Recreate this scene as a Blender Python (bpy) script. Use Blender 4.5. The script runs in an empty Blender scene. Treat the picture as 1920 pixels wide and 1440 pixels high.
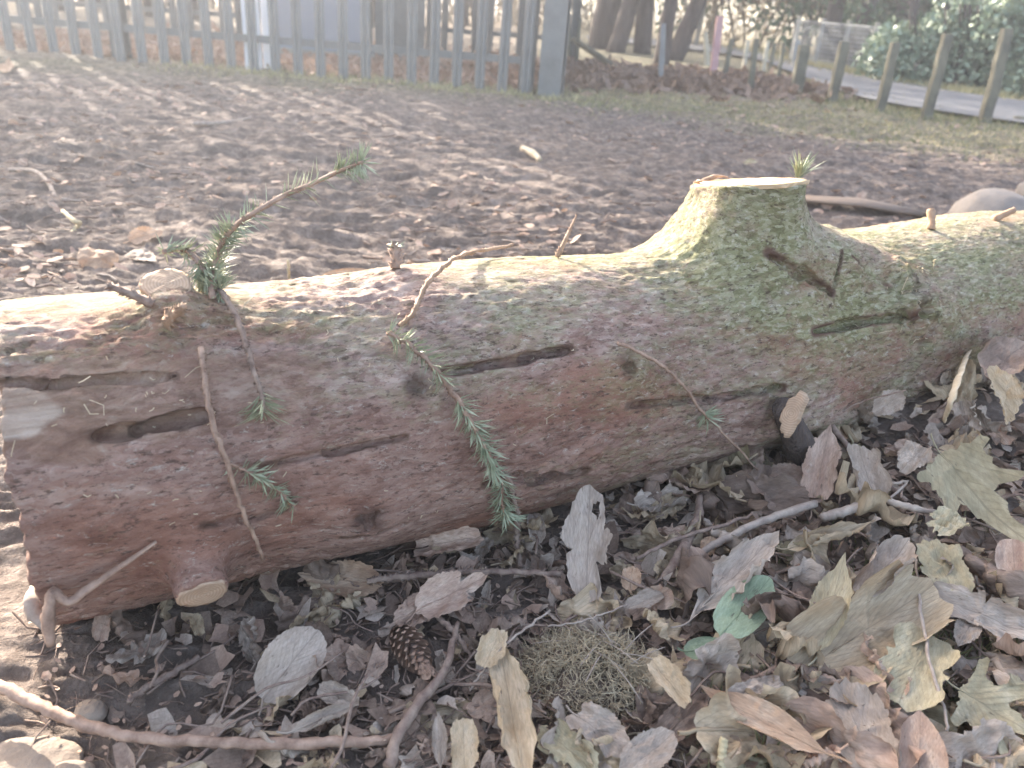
import bpy, math, random
import numpy as np
from mathutils import Vector, Matrix

# ------------------------------------------------------------------ camera, light, exposure
sc = bpy.context.scene
COL = sc.collection
rng = np.random.default_rng(7)
random.seed(7)
FPX, CAMH = 1500.0, 0.60
PITCH, ROLL = math.radians(26.1), math.radians(4.5)
_fw = np.array([0, math.cos(PITCH), -math.sin(PITCH)])
_rt = np.array([1.0, 0, 0]); _up = np.array([0, math.sin(PITCH), math.cos(PITCH)])
_R = math.cos(ROLL) * _rt + math.sin(ROLL) * _up
_U = -math.sin(ROLL) * _rt + math.cos(ROLL) * _up
CAM = np.array([0, 0, CAMH])
cd = bpy.data.cameras.new('camera'); cam = bpy.data.objects.new('camera', cd); COL.objects.link(cam)
cam.matrix_world = Matrix(((_R[0], _U[0], -_fw[0], 0), (_R[1], _U[1], -_fw[1], 0), (_R[2], _U[2], -_fw[2], CAMH), (0, 0, 0, 1)))
cd.sensor_width = 36; cd.lens = FPX / 1920 * 36
cd.clip_start = 0.02; cd.clip_end = 2000
cd.dof.use_dof = True; cd.dof.focus_distance = 0.92; cd.dof.aperture_fstop = 6.5
sc.camera = cam

SUN_EL = math.radians(21)
SUN_DIR = np.array([-0.60, 0.80])                     # horizontal direction towards the sun
w = bpy.data.worlds.new('World'); sc.world = w; w.use_nodes = True
nt = w.node_tree
sky = nt.nodes.new('ShaderNodeTexSky'); sky.sky_type = 'NISHITA'; sky.sun_disc = False
sky.sun_elevation = SUN_EL; sky.sun_rotation = math.atan2(SUN_DIR[0], SUN_DIR[1]); sky.air_density = 0.9; sky.dust_density = 4.0; sky.ozone_density = 0.4
nt.nodes['Background'].inputs['Strength'].default_value = 0.15
hs = nt.nodes.new('ShaderNodeHueSaturation'); hs.inputs['Saturation'].default_value = 0.95
nt.links.new(sky.outputs[0], hs.inputs['Color']); nt.links.new(hs.outputs[0], nt.nodes['Background'].inputs['Color'])
sd = bpy.data.lights.new('sun', 'SUN'); sd.energy = 5.0; sd.angle = math.radians(0.5); sd.color = (1, 0.93, 0.82)
sun = bpy.data.objects.new('sun', sd); COL.objects.link(sun)
tosun = Vector((SUN_DIR[0] * math.cos(SUN_EL), SUN_DIR[1] * math.cos(SUN_EL), math.sin(SUN_EL)))
sun.rotation_euler = tosun.to_track_quat('Z', 'Y').to_euler()
sc.view_settings.view_transform = 'Standard'; sc.view_settings.look = 'None'
sc.view_settings.exposure = 2.38; sc.view_settings.gamma = 1

# ------------------------------------------------------------------ helpers
def ray(x, y): return _fw + (x - 960) / FPX * _R + (720 - y) / FPX * _U
def ground(x, y, z=0.0):
    d = ray(x, y); t = (z - CAMH) / d[2]; return CAM + t * d
def at_depth(x, y, depth): return CAM + ray(x, y) * depth     # depth measured along the view axis
def depth_of(P): return float((np.asarray(P) - CAM) @ _fw)

_T = np.random.default_rng(11).random((64, 64, 64)).astype(np.float32) * 2 - 1
def vn(P, f=1.0, seed=0):
    """value noise, P (...,3) -> -1..1"""
    Q = np.asarray(P, dtype=np.float64) * f + seed * 17.31 + 200.0
    I = np.floor(Q).astype(np.int64); F = Q - I; F = F * F * (3 - 2 * F)
    I0 = I & 63; I1 = (I + 1) & 63
    x0, y0, z0 = I0[..., 0], I0[..., 1], I0[..., 2]; x1, y1, z1 = I1[..., 0], I1[..., 1], I1[..., 2]
    fx, fy, fz = F[..., 0], F[..., 1], F[..., 2]
    a = _T[x0, y0, z0] * (1 - fx) + _T[x1, y0, z0] * fx; b = _T[x0, y1, z0] * (1 - fx) + _T[x1, y1, z0] * fx
    c = _T[x0, y0, z1] * (1 - fx) + _T[x1, y0, z1] * fx; d = _T[x0, y1, z1] * (1 - fx) + _T[x1, y1, z1] * fx
    return (a * (1 - fy) + b * fy) * (1 - fz) + (c * (1 - fy) + d * fy) * fz
def fbm(P, f=1.0, o=4, seed=0, g=0.5):
    s = 0; a = 1; n = 0
    for i in range(o):
        s = s + a * vn(P, f * 2.03 ** i, seed + i); n += a; a *= g
    return s / n
def smooth(x, a, b):
    t = np.clip((x - a) / (b - a), 0, 1); return t * t * (3 - 2 * t)

def P3(x, y, z=0.0):
    x, y = np.broadcast_arrays(np.asarray(x, float), np.asarray(y, float)); return np.stack([x, y, np.full(x.shape, float(z))], -1)

# the log's axis (fitted): from its cut left end to the right
LA = np.array([-0.505, 0.633, 0.152]); LB = np.array([0.715, 1.314, 0.152])
LX = (LB - LA) / np.linalg.norm(LB - LA); LF = np.array([LX[1], -LX[0], 0.0]); LR = 0.160

def gh_big(x, y):
    """broad ground height"""
    x = np.asarray(x, float); y = np.asarray(y, float)
    s = (x - LA[0]) * LX[0] + (y - LA[1]) * LX[1]; f = (x - LA[0]) * LF[0] + (y - LA[1]) * LF[1]
    pile = 0.125 * smooth(s, 0.80, 1.40) * smooth(f, 0.0, 0.12) * (1 - smooth(f, 0.14, 0.5))
    pile = pile + 0.022 * smooth(s, 0.25, 0.9) * smooth(f, 0.0, 0.1) * (1 - smooth(f, 0.25, 0.6))
    h = pile - 0.012 * smooth(f, -0.35, -0.1) * (1 - smooth(f, -0.1, 0.1))
    r = np.sqrt(x * x + y * y)
    h = h + 0.02 * vn(P3(x, y), 1.3, 3) * smooth(r, 1.2, 3) * (1 - smooth(r, 5, 7))
    h = h + 3.2 * smooth(y + 0.15 * x, 38, 110)
    return h
def gh_fine(x, y):
    r = np.sqrt(x * x + y * y)
    w = np.clip(1.0 - smooth(r, 7, 12), 0.15, 1)
    s = (x - LA[0]) * LX[0] + (y - LA[1]) * LX[1]; f = (x - LA[0]) * LF[0] + (y - LA[1]) * LF[1]
    flat = 1 - 0.62 * smooth(f, -0.1, 0.1) * smooth(s, -0.05, 0.3)
    flat = flat * (1 - 0.75 * np.exp(-((s - 0.02) / 0.07) ** 2 - (f / 0.14) ** 4))
    Pq = P3(x * 0.75 + y * 0.2, y); Pq = Pq + 0.05 * np.stack([vn(Pq, 4, 90), vn(Pq, 4, 91), 0 * x], -1)
    rid = 1 - np.abs(fbm(Pq, 3.2, 3, 21)) * 2.2
    h = 0.034 * fbm(Pq, 3.0, 4, 5, 0.5) + 0.010 * rid + 0.007 * fbm(Pq, 22, 4, 9, 0.65) * (1 + 1.2 * vn(Pq, 2.6, 44)) + 0.006 * fbm(Pq, 90, 2, 14)
    st_ = np.stack([x * 3.6 + y * 1.3, y * 15 - x * 2.0, 0 * x], -1); h = h + 0.032 * (0.45 - np.abs(fbm(st_, 1.0, 4, 61, 0.6)) * 1.8) + 0.008 * fbm(st_, 3.7, 3, 66, 0.6)
    clod = np.clip(fbm(Pq, 19, 4, 31) - 0.16, 0, 1) * 1.8
    return (h + 0.010 * clod * smooth(vn(Pq, 1.7, 71), -0.1, 0.4) - 0.012) * w * flat
def gh(x, y): return gh_big(x, y) + gh_fine(np.asarray(x, float), np.asarray(y, float))
def gpt(px, py, dz=0.0):
    """point dz above the ground seen at a pixel of the photo"""
    z = 0.0
    for _ in range(6):
        P = ground(px, py, z + dz); z = float(gh_big(P[0], P[1]))
    return P
def on_log(px, py, off=0.0):
    r = LR + off; d = ray(px, py); d = d / np.linalg.norm(d); m = CAM - LA
    dp = d - (d @ LX) * LX; mp = m - (m @ LX) * LX; b = dp @ mp; c = mp @ mp - r * r; q = dp @ dp; D = max(b * b - q * c, 0)
    return CAM + d * ((-b - D ** 0.5) / q)
def lc(P):                                                    # world -> (s, f, z) of the log
    d = np.asarray(P) - LA; return np.stack([d @ LX, d @ LF, d[..., 2]], -1)

def mesh(name, V, Fc, mat=None, parent=None, smoothf=True, attrs=None, uv=None):
    me = bpy.data.meshes.new(name)
    V = np.asarray(V, dtype=np.float32)
    if isinstance(Fc, np.ndarray):
        n, k = Fc.shape
        me.vertices.add(len(V)); me.vertices.foreach_set('co', V.ravel())
        me.loops.add(n * k); me.loops.foreach_set('vertex_index', Fc.astype(np.int32).ravel())
        me.polygons.add(n); me.polygons.foreach_set('loop_start', np.arange(0, n * k, k, dtype=np.int32))
        me.update(calc_edges=True); me.validate()
    else:
        me.from_pydata(V.tolist(), [], Fc)
    if smoothf: me.polygons.foreach_set('use_smooth', np.ones(len(me.polygons), dtype=bool))
    for k, a in (attrs or {}).items():
        a = np.asarray(a, dtype=np.float32)
        if a.ndim == 1: at = me.attributes.new(k, 'FLOAT', 'POINT'); at.data.foreach_set('value', a)
        else:
            at = me.attributes.new(k, 'FLOAT_COLOR', 'POINT')
            at.data.foreach_set('color', np.concatenate([a, np.ones((len(a), 1), np.float32)], 1).ravel())
    if mat: me.materials.append(mat)
    o = bpy.data.objects.new(name, me); COL.objects.link(o)
    if parent: o.parent = parent
    if mat and mat.name.startswith('leaf') and 'luv' not in me.attributes and name in LOOSE:
        at = me.attributes.new('luv', 'FLOAT_VECTOR', 'POINT'); at.data.foreach_set('vector', (V * np.array([31, 23, 17]) + 40).astype(np.float32).ravel())
    return o
LOOSE = ('leaf_fragments', 'leaf_crumbs', 'field_chips', 'leaf_bank', 'compound_leaves')
def empty(name, loc=(0, 0, 0), rz=0):
    o = bpy.data.objects.new(name, None); COL.objects.link(o); o.location = loc; o.rotation_euler.z = rz; o.empty_display_size = 0.1
    o['_m'] = 0; del o['_m']; return o
def tag(o, label=None, cat=None, group=None, kind=None):
    if label: o['label'] = label
    if cat: o['category'] = cat
    if group: o['group'] = group
    if kind: o['kind'] = kind
    return o

class MB:
    def __init__(s): s.V = []; s.F = []
    def add(s, V, F):
        n = len(s.V); s.V += [tuple(v) for v in V]; s.F += [tuple(i + n for i in f) for f in F]
    def box(s, c, size, rz=0, M=None, tilt=(0, 0)):
        x, y, z = [q / 2 for q in size]; ca, sa = math.cos(rz), math.sin(rz); V = []
        for k in (-1, 1):
            for i, j in ((-1, -1), (1, -1), (1, 1), (-1, 1)):
                X, Y = i * x, j * y
                V.append((c[0] + X * ca - Y * sa + tilt[0] * k * z, c[1] + X * sa + Y * ca + tilt[1] * k * z, c[2] + k * z))
        s.add(V, [(3, 2, 1, 0), (4, 5, 6, 7), (0, 1, 5, 4), (1, 2, 6, 5), (2, 3, 7, 6), (3, 0, 4, 7)])
    def tube(s, pts, rad, seg=7, cap=True, jit=0.0, flat=1.0, rnd=None):
        pts = np.asarray(pts, float); n = len(pts)
        rad = np.broadcast_to(np.asarray(rad, float), (n,)) if np.ndim(rad) == 0 else np.asarray(rad, float)
        if len(rad) != n: rad = np.interp(np.linspace(0, 1, n), np.linspace(0, 1, len(rad)), rad)
        T = np.gradient(pts, axis=0); T /= np.linalg.norm(T, axis=1)[:, None] + 1e-9
        ref = np.array([0, 0, 1.0]) if abs(T[0][2]) < 0.9 else np.array([1.0, 0, 0])
        N = np.cross(T[0], ref); N /= np.linalg.norm(N); V = []
        for i in range(n):
            N = N - (N @ T[i]) * T[i]; N /= np.linalg.norm(N) + 1e-9; B = np.cross(T[i], N)
            for k in range(seg):
                a = 2 * math.pi * k / seg; r = rad[i] * (1 + (jit * (rnd or random).uniform(-1, 1) if jit else 0))
                V.append(pts[i] + r * (math.cos(a) * N + math.sin(a) * B * flat))
        F = [(i * seg + k, i * seg + (k + 1) % seg, (i + 1) * seg + (k + 1) % seg, (i + 1) * seg + k) for i in range(n - 1) for k in range(seg)]
        if cap: F += [tuple(range(seg))[::-1], tuple((n - 1) * seg + k for k in range(seg))]
        s.add(V, F)
    def build(s, name, mat, parent=None, smoothf=True, attrs=None): return mesh(name, s.V, s.F, mat, parent, smoothf, attrs)

def spline(pts, n=24):
    P = np.asarray(pts, float)
    if len(P) < 3: return np.array([P[0] + (P[-1] - P[0]) * t for t in np.linspace(0, 1, n)])
    Q = np.vstack([2 * P[0] - P[1], P, 2 * P[-1] - P[-2]]); out = []; m = len(P) - 1
    for u in np.linspace(0, m, n):
        i = min(int(u), m - 1); t = u - i; a, b, c, d = Q[i:i + 4]
        out.append(0.5 * ((2 * b) + (c - a) * t + (2 * a - 5 * b + 4 * c - d) * t * t + (3 * b - a - 3 * c + d) * t ** 3))
    return np.array(out)

# ------------------------------------------------------------------ materials
class NT:
    def __init__(s, name, rough=0.8, spec=0.3):
        s.m = bpy.data.materials.new(name); s.m.use_nodes = True; s.t = s.m.node_tree; s.b = s.t.nodes['Principled BSDF']
        s.b.inputs['Roughness'].default_value = rough; s.b.inputs['Specular IOR Level'].default_value = spec
    def n(s, typ, **kw):
        o = s.t.nodes.new(typ)
        for k, v in kw.items():
            if k in o.inputs: 
                o.inputs[k].default_value = v
            else: setattr(o, k, v)
        return o
    def l(s, a, b): s.t.links.new(a, b)
    def coord(s, scale=(1, 1, 1), kind='Object', rot=(0, 0, 0)):
        tc = s.n('ShaderNodeTexCoord'); mp = s.n('ShaderNodeMapping'); mp.inputs['Scale'].default_value = scale; mp.inputs['Rotation'].default_value = rot
        s.l(tc.outputs[kind], mp.inputs[0]); return mp.outputs[0]
    def noise(s, vec, scale, detail=6, rough=0.6, dist=0.0):
        o = s.n('ShaderNodeTexNoise'); o.inputs['Scale'].default_value = scale; o.inputs['Detail'].default_value = detail
        o.inputs['Roughness'].default_value = rough; o.inputs['Distortion'].default_value = dist; s.l(vec, o.inputs['Vector']); return o.outputs['Fac']
    def ramp(s, fac, stops):
        r = s.n('ShaderNodeValToRGB'); e = r.color_ramp.elements
        while len(e) < len(stops): e.new(0.5)
        for i, (p, c) in enumerate(stops):
            e[i].position = p; e[i].color = (c[0], c[1], c[2], 1) if np.ndim(c) else (c, c, c, 1)
        s.l(fac, r.inputs[0]); return r.outputs[0]
    def mix(s, fac, a, b, mode='MIX'):
        o = s.n('ShaderNodeMix', data_type='RGBA', blend_type=mode)
        for sock, v in ((0, fac), (6, a), (7, b)):
            if hasattr(v, 'is_linked') or isinstance(v, bpy.types.NodeSocket): s.l(v, o.inputs[sock])
            else: o.inputs[sock].default_value = v if sock == 0 else (v[0], v[1], v[2], 1)
        return o.outputs[2]
    def attr(s, name, out='Fac'):
        o = s.n('ShaderNodeAttribute', attribute_name=name); return o.outputs[out]
    def math(s, op, a, b=0.0, clamp=False):
        o = s.n('ShaderNodeMath', operation=op, use_clamp=clamp)
        for i, v in enumerate((a, b)):
            if isinstance(v, bpy.types.NodeSocket): s.l(v, o.inputs[i])
            else: o.inputs[i].default_value = v
        return o.outputs[0]
    def bump(s, h, strength=0.5, dist=0.01, prev=None):
        o = s.n('ShaderNodeBump'); o.inputs['Strength'].default_value = strength; o.inputs['Distance'].default_value = dist
        s.l(h, o.inputs['Height'])
        if prev: s.l(prev, o.inputs['Normal'])
        s.l(o.outputs[0], s.b.inputs['Normal']); return o.outputs[0]
    def col(s, c):
        if isinstance(c, bpy.types.NodeSocket): s.l(c, s.b.inputs['Base Color'])
        else: s.b.inputs['Base Color'].default_value = (c[0], c[1], c[2], 1)

def simple(name, c1, c2, scale=20, rough=0.8, bump=0.3, dist=0.004, stretch=(1, 1, 1), spec=0.3):
    m = NT(name, rough, spec); v = m.coord(stretch); f = m.noise(v, scale, 6, 0.65)
    m.col(m.ramp(f, [(0.3, c1), (0.7, c2)])); f2 = m.noise(v, scale * 3.1, 5, 0.7); m.bump(f2, bump, dist); return m.m

def leaf_mat(name, c1, c2, c3, rough=0.75, trans=0.12):
    m = NT(name, rough, 0.25)
    uv = m.attr('luv', 'Vector'); sp = m.n('ShaderNodeSeparateXYZ'); m.l(uv, sp.inputs[0])
    ax = m.math('ABSOLUTE', sp.outputs[0])
    # side veins: stripes slanting away from the midrib
    ph = m.math('SUBTRACT', m.math('MULTIPLY', sp.outputs[1], 11.0), m.math('MULTIPLY', ax, 7.0))
    tri = m.math('ABSOLUTE', m.math('SUBTRACT', m.math('FRACT', ph), 0.5))
    vein = m.math('LESS_THAN', tri, 0.045); mid = m.math('LESS_THAN', ax, 0.018)
    vv = m.math('MAXIMUM', m.math('MULTIPLY', vein, 0.55), mid)
    oi = m.n('ShaderNodeObjectInfo'); add = m.n('ShaderNodeVectorMath', operation='ADD')
    cb = m.n('ShaderNodeCombineXYZ'); rr = m.math('MULTIPLY', oi.outputs['Random'], 37.0); m.l(rr, cb.inputs[0]); m.l(rr, cb.inputs[1])
    m.l(uv, add.inputs[0]); m.l(cb.outputs[0], add.inputs[1])
    big = m.noise(add.outputs[0], 1.8, 4, 0.6); fine = m.noise(add.outputs[0], 14, 6, 0.7); spot = m.noise(add.outputs[0], 9, 3, 0.5)
    c = m.ramp(big, [(0.3, c1), (0.55, c2), (0.75, c3)])
    c = m.mix(m.ramp(fine, [(0.35, 0.0), (0.7, 0.5)]), c, tuple(q * 0.5 for q in c1))
    c = m.mix(m.ramp(spot, [(0.66, 0.0), (0.74, 0.7)]), c, (0.10, 0.07, 0.05))
    c = m.mix(m.math('MULTIPLY', vv, 0.55), c, tuple(min(1, q * 0.5) for q in c2))
    # per object brightness
    hsv = m.n('ShaderNodeHueSaturation'); m.l(c, hsv.inputs['Color'])
    m.l(m.math('ADD', m.math('MULTIPLY', oi.outputs['Random'], 0.40), 1.0), hsv.inputs['Value'])
    m.l(hsv.outputs[0], m.b.inputs['Base Color'])
    hgt = m.math('SUBTRACT', m.math('MULTIPLY', fine, 0.5), m.math('MULTIPLY', vv, 0.6)); m.bump(hgt, 0.9, 0.0018)
    tr = m.n('ShaderNodeBsdfTranslucent'); m.l(hsv.outputs[0], tr.inputs[0]); mx = m.n('ShaderNodeMixShader'); mx.inputs[0].default_value = trans
    m.l(m.b.outputs[0], mx.inputs[1]); m.l(tr.outputs[0], mx.inputs[2]); m.l(mx.outputs[0], m.t.nodes['Material Output'].inputs[0])
    return m.m

M = {}
M['leaf_pale'] = leaf_mat('leaf pale grey', (0.29, 0.225, 0.175), (0.43, 0.345, 0.28), (0.54, 0.45, 0.37))
M['leaf_tan'] = leaf_mat('leaf tan', (0.36, 0.26, 0.16), (0.48, 0.37, 0.25), (0.54, 0.44, 0.32))
M['leaf_pink'] = leaf_mat('leaf pinkish brown', (0.33, 0.21, 0.155), (0.47, 0.335, 0.255), (0.56, 0.44, 0.35))
M['leaf_orange'] = leaf_mat('leaf orange brown', (0.38, 0.23, 0.145), (0.50, 0.345, 0.235), (0.55, 0.43, 0.325))
M['leaf_dark'] = leaf_mat('leaf dark brown', (0.15, 0.10, 0.075), (0.24, 0.17, 0.13), (0.34, 0.26, 0.20))
M['leaf_khaki'] = leaf_mat('leaf khaki', (0.32, 0.26, 0.16), (0.45, 0.38, 0.25), (0.54, 0.47, 0.34))
M['leaf_green'] = leaf_mat('leaf green', (0.25, 0.31, 0.19), (0.35, 0.41, 0.27), (0.41, 0.47, 0.33), 0.5, 0.25)
M['twig'] = simple('twig bark', (0.16, 0.10, 0.08), (0.36, 0.27, 0.21), 90, 0.85, 0.6, 0.002)
M['twig_pale'] = simple('twig pale', (0.24, 0.18, 0.15), (0.46, 0.38, 0.31), 60, 0.85, 0.5, 0.002)
M['twig_red'] = simple('twig red brown', (0.17, 0.10, 0.07), (0.48, 0.33, 0.245), 55, 0.75, 0.4, 0.002)
M['straw'] = simple('dry straw', (0.42, 0.34, 0.20), (0.58, 0.49, 0.32), 60, 0.8, 0.2, 0.001)
M['moss'] = simple('dry moss fibre', (0.30, 0.235, 0.15), (0.60, 0.49, 0.34), 40, 0.9, 0.2, 0.001)
M['needle'] = simple('fir needle', (0.16, 0.185, 0.10), (0.42, 0.44, 0.30), 60, 0.45, 0.1, 0.001, spec=0.5)
M['chip'] = simple('wood chip', (0.50, 0.38, 0.24), (0.72, 0.60, 0.44), 50, 0.8, 0.3, 0.001)
M['orange_stub'] = simple('resinous stub', (0.26, 0.15, 0.09), (0.50, 0.34, 0.23), 60, 0.7, 0.5, 0.002)
M['galv'] = simple('galvanised steel', (0.18, 0.175, 0.165), (0.26, 0.255, 0.24), 6, 0.55, 0.05, 0.002, spec=0.4)
M['kiosk'] = simple('painted grey steel', (0.27, 0.30, 0.36), (0.32, 0.34, 0.39), 2, 0.5, 0.03, 0.004, spec=0.4)
M['white'] = simple('white board', (0.84, 0.85, 0.88), (0.88, 0.89, 0.9), 4, 0.5, 0.03, 0.002)
M['cream'] = simple('cream marker', (0.62, 0.55, 0.33), (0.72, 0.64, 0.42), 4, 0.6, 0.05, 0.002)
M['post'] = simple('weathered post', (0.075, 0.07, 0.055), (0.18, 0.165, 0.115), 9, 0.9, 0.6, 0.01, (1, 1, 0.3))
M['post_pale'] = simple('pale stake', (0.34, 0.30, 0.22), (0.50, 0.45, 0.34), 9, 0.9, 0.6, 0.01, (1, 1, 0.3))
M['post_pink'] = simple('pink stake', (0.42, 0.24, 0.23), (0.52, 0.33, 0.31), 5, 0.8, 0.3, 0.01)
M['bark'] = simple('tree bark', (0.05, 0.038, 0.032), (0.14, 0.11, 0.10), 7, 0.95, 0.9, 0.04, (1, 1, 0.3))
M['bark_pale'] = simple('tree bark pale', (0.22, 0.18, 0.13), (0.38, 0.33, 0.26), 9, 0.95, 0.8, 0.03, (1, 1, 0.3))
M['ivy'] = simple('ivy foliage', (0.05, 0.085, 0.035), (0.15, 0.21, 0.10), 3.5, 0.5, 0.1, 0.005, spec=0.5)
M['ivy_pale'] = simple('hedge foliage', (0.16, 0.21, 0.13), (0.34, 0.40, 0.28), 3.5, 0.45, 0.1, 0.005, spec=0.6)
M['bush'] = simple('bare bush', (0.20, 0.16, 0.10), (0.36, 0.30, 0.20), 3, 0.9, 0.2, 0.01)
M['conifer'] = simple('far conifer', (0.035, 0.05, 0.045), (0.09, 0.115, 0.09), 1.5, 0.8, 0.1, 0.01)
M['concrete'] = simple('concrete', (0.28, 0.27, 0.25), (0.38, 0.37, 0.34), 8, 0.9, 0.3, 0.004)
M['wire'] = simple('wire', (0.25, 0.26, 0.27), (0.34, 0.35, 0.36), 8, 0.5, 0.0, 0.001)
M['road'] = simple('asphalt', (0.13, 0.125, 0.13), (0.20, 0.195, 0.195), 14, 0.9, 0.4, 0.006)
M['grassb'] = simple('grass blades', (0.14, 0.15, 0.06), (0.32, 0.31, 0.16), 2.5, 0.7, 0.0, 0.001)
M['grass_dry'] = simple('dry grass', (0.34, 0.29, 0.15), (0.52, 0.45, 0.25), 2.5, 0.8, 0.0, 0.001)
M['stone'] = simple('pale stone', (0.20, 0.17, 0.15), (0.31, 0.27, 0.235), 7, 0.85, 0.5, 0.006)
M['stone_tan'] = simple('tan stone', (0.20, 0.15, 0.115), (0.36, 0.29, 0.23), 22, 0.9, 0.8, 0.004)

# cut wood with rings
def wood_mat(name, c1, c2):
    m = NT(name, 0.75, 0.2); v = m.coord(); 
    wv = m.n('ShaderNodeTexWave', wave_type='RINGS', rings_direction='Z'); wv.inputs['Scale'].default_value = 110; wv.inputs['Distortion'].default_value = 1.5; wv.inputs['Detail'].default_value = 3
    m.l(v, wv.inputs[0]); n2 = m.noise(v, 35, 5, 0.7)
    c = m.ramp(wv.outputs['Fac'], [(0.0, c1), (1.0, c2)]); c = m.mix(m.ramp(n2, [(0.35, 0.0), (0.8, 0.6)]), c, tuple(q * 0.6 for q in c1)); m.col(c)
    m.bump(m.noise(m.coord((1, 12, 1)), 60, 4, 0.7), 0.4, 0.001); return m.m
M['slab'] = simple('weathered slab', (0.15, 0.11, 0.09), (0.27, 0.21, 0.165), 14, 0.9, 0.6, 0.006, (0.3, 1, 1))
M['cut'] = wood_mat('cut wood', (0.44, 0.30, 0.20), (0.54, 0.39, 0.28))
M['cut_pale'] = wood_mat('fresh cut wood', (0.50, 0.34, 0.19), (0.64, 0.47, 0.29))

# log bark: zone attributes painted on real bark features (moss, worn red bark, bare wood)
m = NT('log bark', 0.88, 0.25)
lcv = m.attr('lco', 'Vector')
def stretch(vec, sx, sy, sz):
    mp = m.n('ShaderNodeMapping'); mp.inputs['Scale'].default_value = (sx, sy, sz); m.l(vec, mp.inputs[0]); return mp.outputs[0]
v1 = stretch(lcv, 0.5, 1, 1)
nb = m.noise(v1, 7, 5, 0.6); nm = m.noise(v1, 38, 6, 0.7, 0.6); nf = m.noise(stretch(lcv, 0.42, 1, 1), 150, 6, 0.8, 0.5); nff = m.noise(lcv, 420, 3, 0.7)
vo = m.n('ShaderNodeTexVoronoi', feature='F1'); vo.inputs['Scale'].default_value = 260; vo.inputs['Randomness'].default_value = 1.0
warp = m.n('ShaderNodeVectorMath', operation='ADD'); wn = m.n('ShaderNodeTexNoise'); wn.inputs['Scale'].default_value = 60; m.l(lcv, wn.inputs['Vector']); wsc = m.n('ShaderNodeVectorMath', operation='SCALE'); wsc.inputs['Scale'].default_value = 0.012; m.l(wn.outputs['Color'], wsc.inputs[0]); m.l(stretch(lcv, 0.38, 1, 1), warp.inputs[0]); m.l(wsc.outputs[0], warp.inputs[1]); m.l(warp.outputs[0], vo.inputs['Vector'])
flk = m.n('ShaderNodeSeparateColor'); m.l(vo.outputs['Color'], flk.inputs[0])
nm2 = m.math('ADD', m.math('MULTIPLY', nm, 0.78), m.math('MULTIPLY', flk.outputs[0], 0.20))
base = m.ramp(nm2, [(0.28, (0.165, 0.10, 0.08)), (0.48, (0.38, 0.26, 0.215)), (0.68, (0.54, 0.42, 0.355))])
red = m.ramp(nm, [(0.3, (0.19, 0.08, 0.055)), (0.6, (0.36, 0.185, 0.13)), (0.8, (0.47, 0.30, 0.22))])
base = m.mix(m.math('MULTIPLY', m.attr('red'), m.ramp(nb, [(0.3, 0.35), (0.6, 1.0)])), base, red)
base = m.mix(m.ramp(nb, [(0.49, 0.0), (0.58, 0.8)]), base, red)
mossc = m.ramp(m.math('ADD', m.math('MULTIPLY', nf, 0.7), m.math('MULTIPLY', flk.outputs[1], 0.3)), [(0.3, (0.12, 0.135, 0.05)), (0.52, (0.29, 0.30, 0.145)), (0.72, (0.52, 0.51, 0.36))])
mossf = m.math('ADD', m.math('ADD', m.attr('moss'), m.math('MULTIPLY', m.math('SUBTRACT', m.noise(v1, 90, 6, 0.8, 0.5), 0.53), 2.6)), m.math('MULTIPLY', m.math('SUBTRACT', m.noise(v1, 13, 4, 0.6), 0.5), 2.4), True)
base = m.mix(m.math('MULTIPLY', mossf, 0.8), base, mossc)
base = m.mix(m.ramp(nf, [(0.57, 0.0), (0.68, 0.8)]), base, (0.58, 0.52, 0.44))          # pale lichen flecks
base = m.mix(m.ramp(m.noise(stretch(lcv, 0.35, 1, 1), 210, 5, 0.75), [(0.36, 0.8), (0.45, 0.0)]), base, (0.075, 0.045, 0.035))
wood = m.ramp(m.noise(stretch(lcv, 0.12, 1, 1), 90, 5, 0.6), [(0.32, (0.30, 0.20, 0.145)), (0.48, (0.52, 0.40, 0.31)), (0.65, (0.68, 0.56, 0.46))])
DARKMIX = 1
base = m.mix(m.attr('inner'), base, m.ramp(nm, [(0.3, (0.16, 0.08, 0.055)), (0.55, (0.33, 0.20, 0.14)), (0.72, (0.46, 0.35, 0.27))]))
base = m.mix(m.attr('dark'), base, (0.05, 0.024, 0.018)); base = m.mix(m.attr('wood'), base, wood)
m.col(base)
hh = m.math('ADD', m.math('MULTIPLY', nf, 1.0), m.math('MULTIPLY', nm, 1.4)); hh = m.math('ADD', hh, m.math('MULTIPLY', nff, 0.5)); hh = m.math('ADD', hh, m.math('MULTIPLY', flk.outputs[0], 0.8))
m.bump(hh, 1.0, 0.004); M['log'] = m.m

# ground
m = NT('soil', 0.92, 0.25); tc = m.n('ShaderNodeNewGeometry').outputs['Position']
n1 = m.noise(tc, 2.2, 6, 0.65); n2 = m.noise(tc, 26, 6, 0.7, 0.4); n3 = m.noise(tc, 130, 5, 0.75)
mud = m.ramp(n2, [(0.30, (0.085, 0.06, 0.05)), (0.5, (0.19, 0.145, 0.12)), (0.70, (0.42, 0.335, 0.28))])
mud = m.mix(m.ramp(n1, [(0.35, 0.0), (0.7, 0.5)]), mud, (0.22, 0.175, 0.145))
mud = m.mix(m.ramp(n3, [(0.64, 0.0), (0.74, 0.7)]), mud, (0.48, 0.41, 0.34))
gr = m.ramp(n2, [(0.3, (0.13, 0.11, 0.07)), (0.5, (0.24, 0.21, 0.12)), (0.72, (0.42, 0.37, 0.24))])
lf = m.ramp(n2, [(0.3, (0.15, 0.11, 0.085)), (0.5, (0.30, 0.23, 0.17)), (0.72, (0.50, 0.41, 0.31))])
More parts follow.
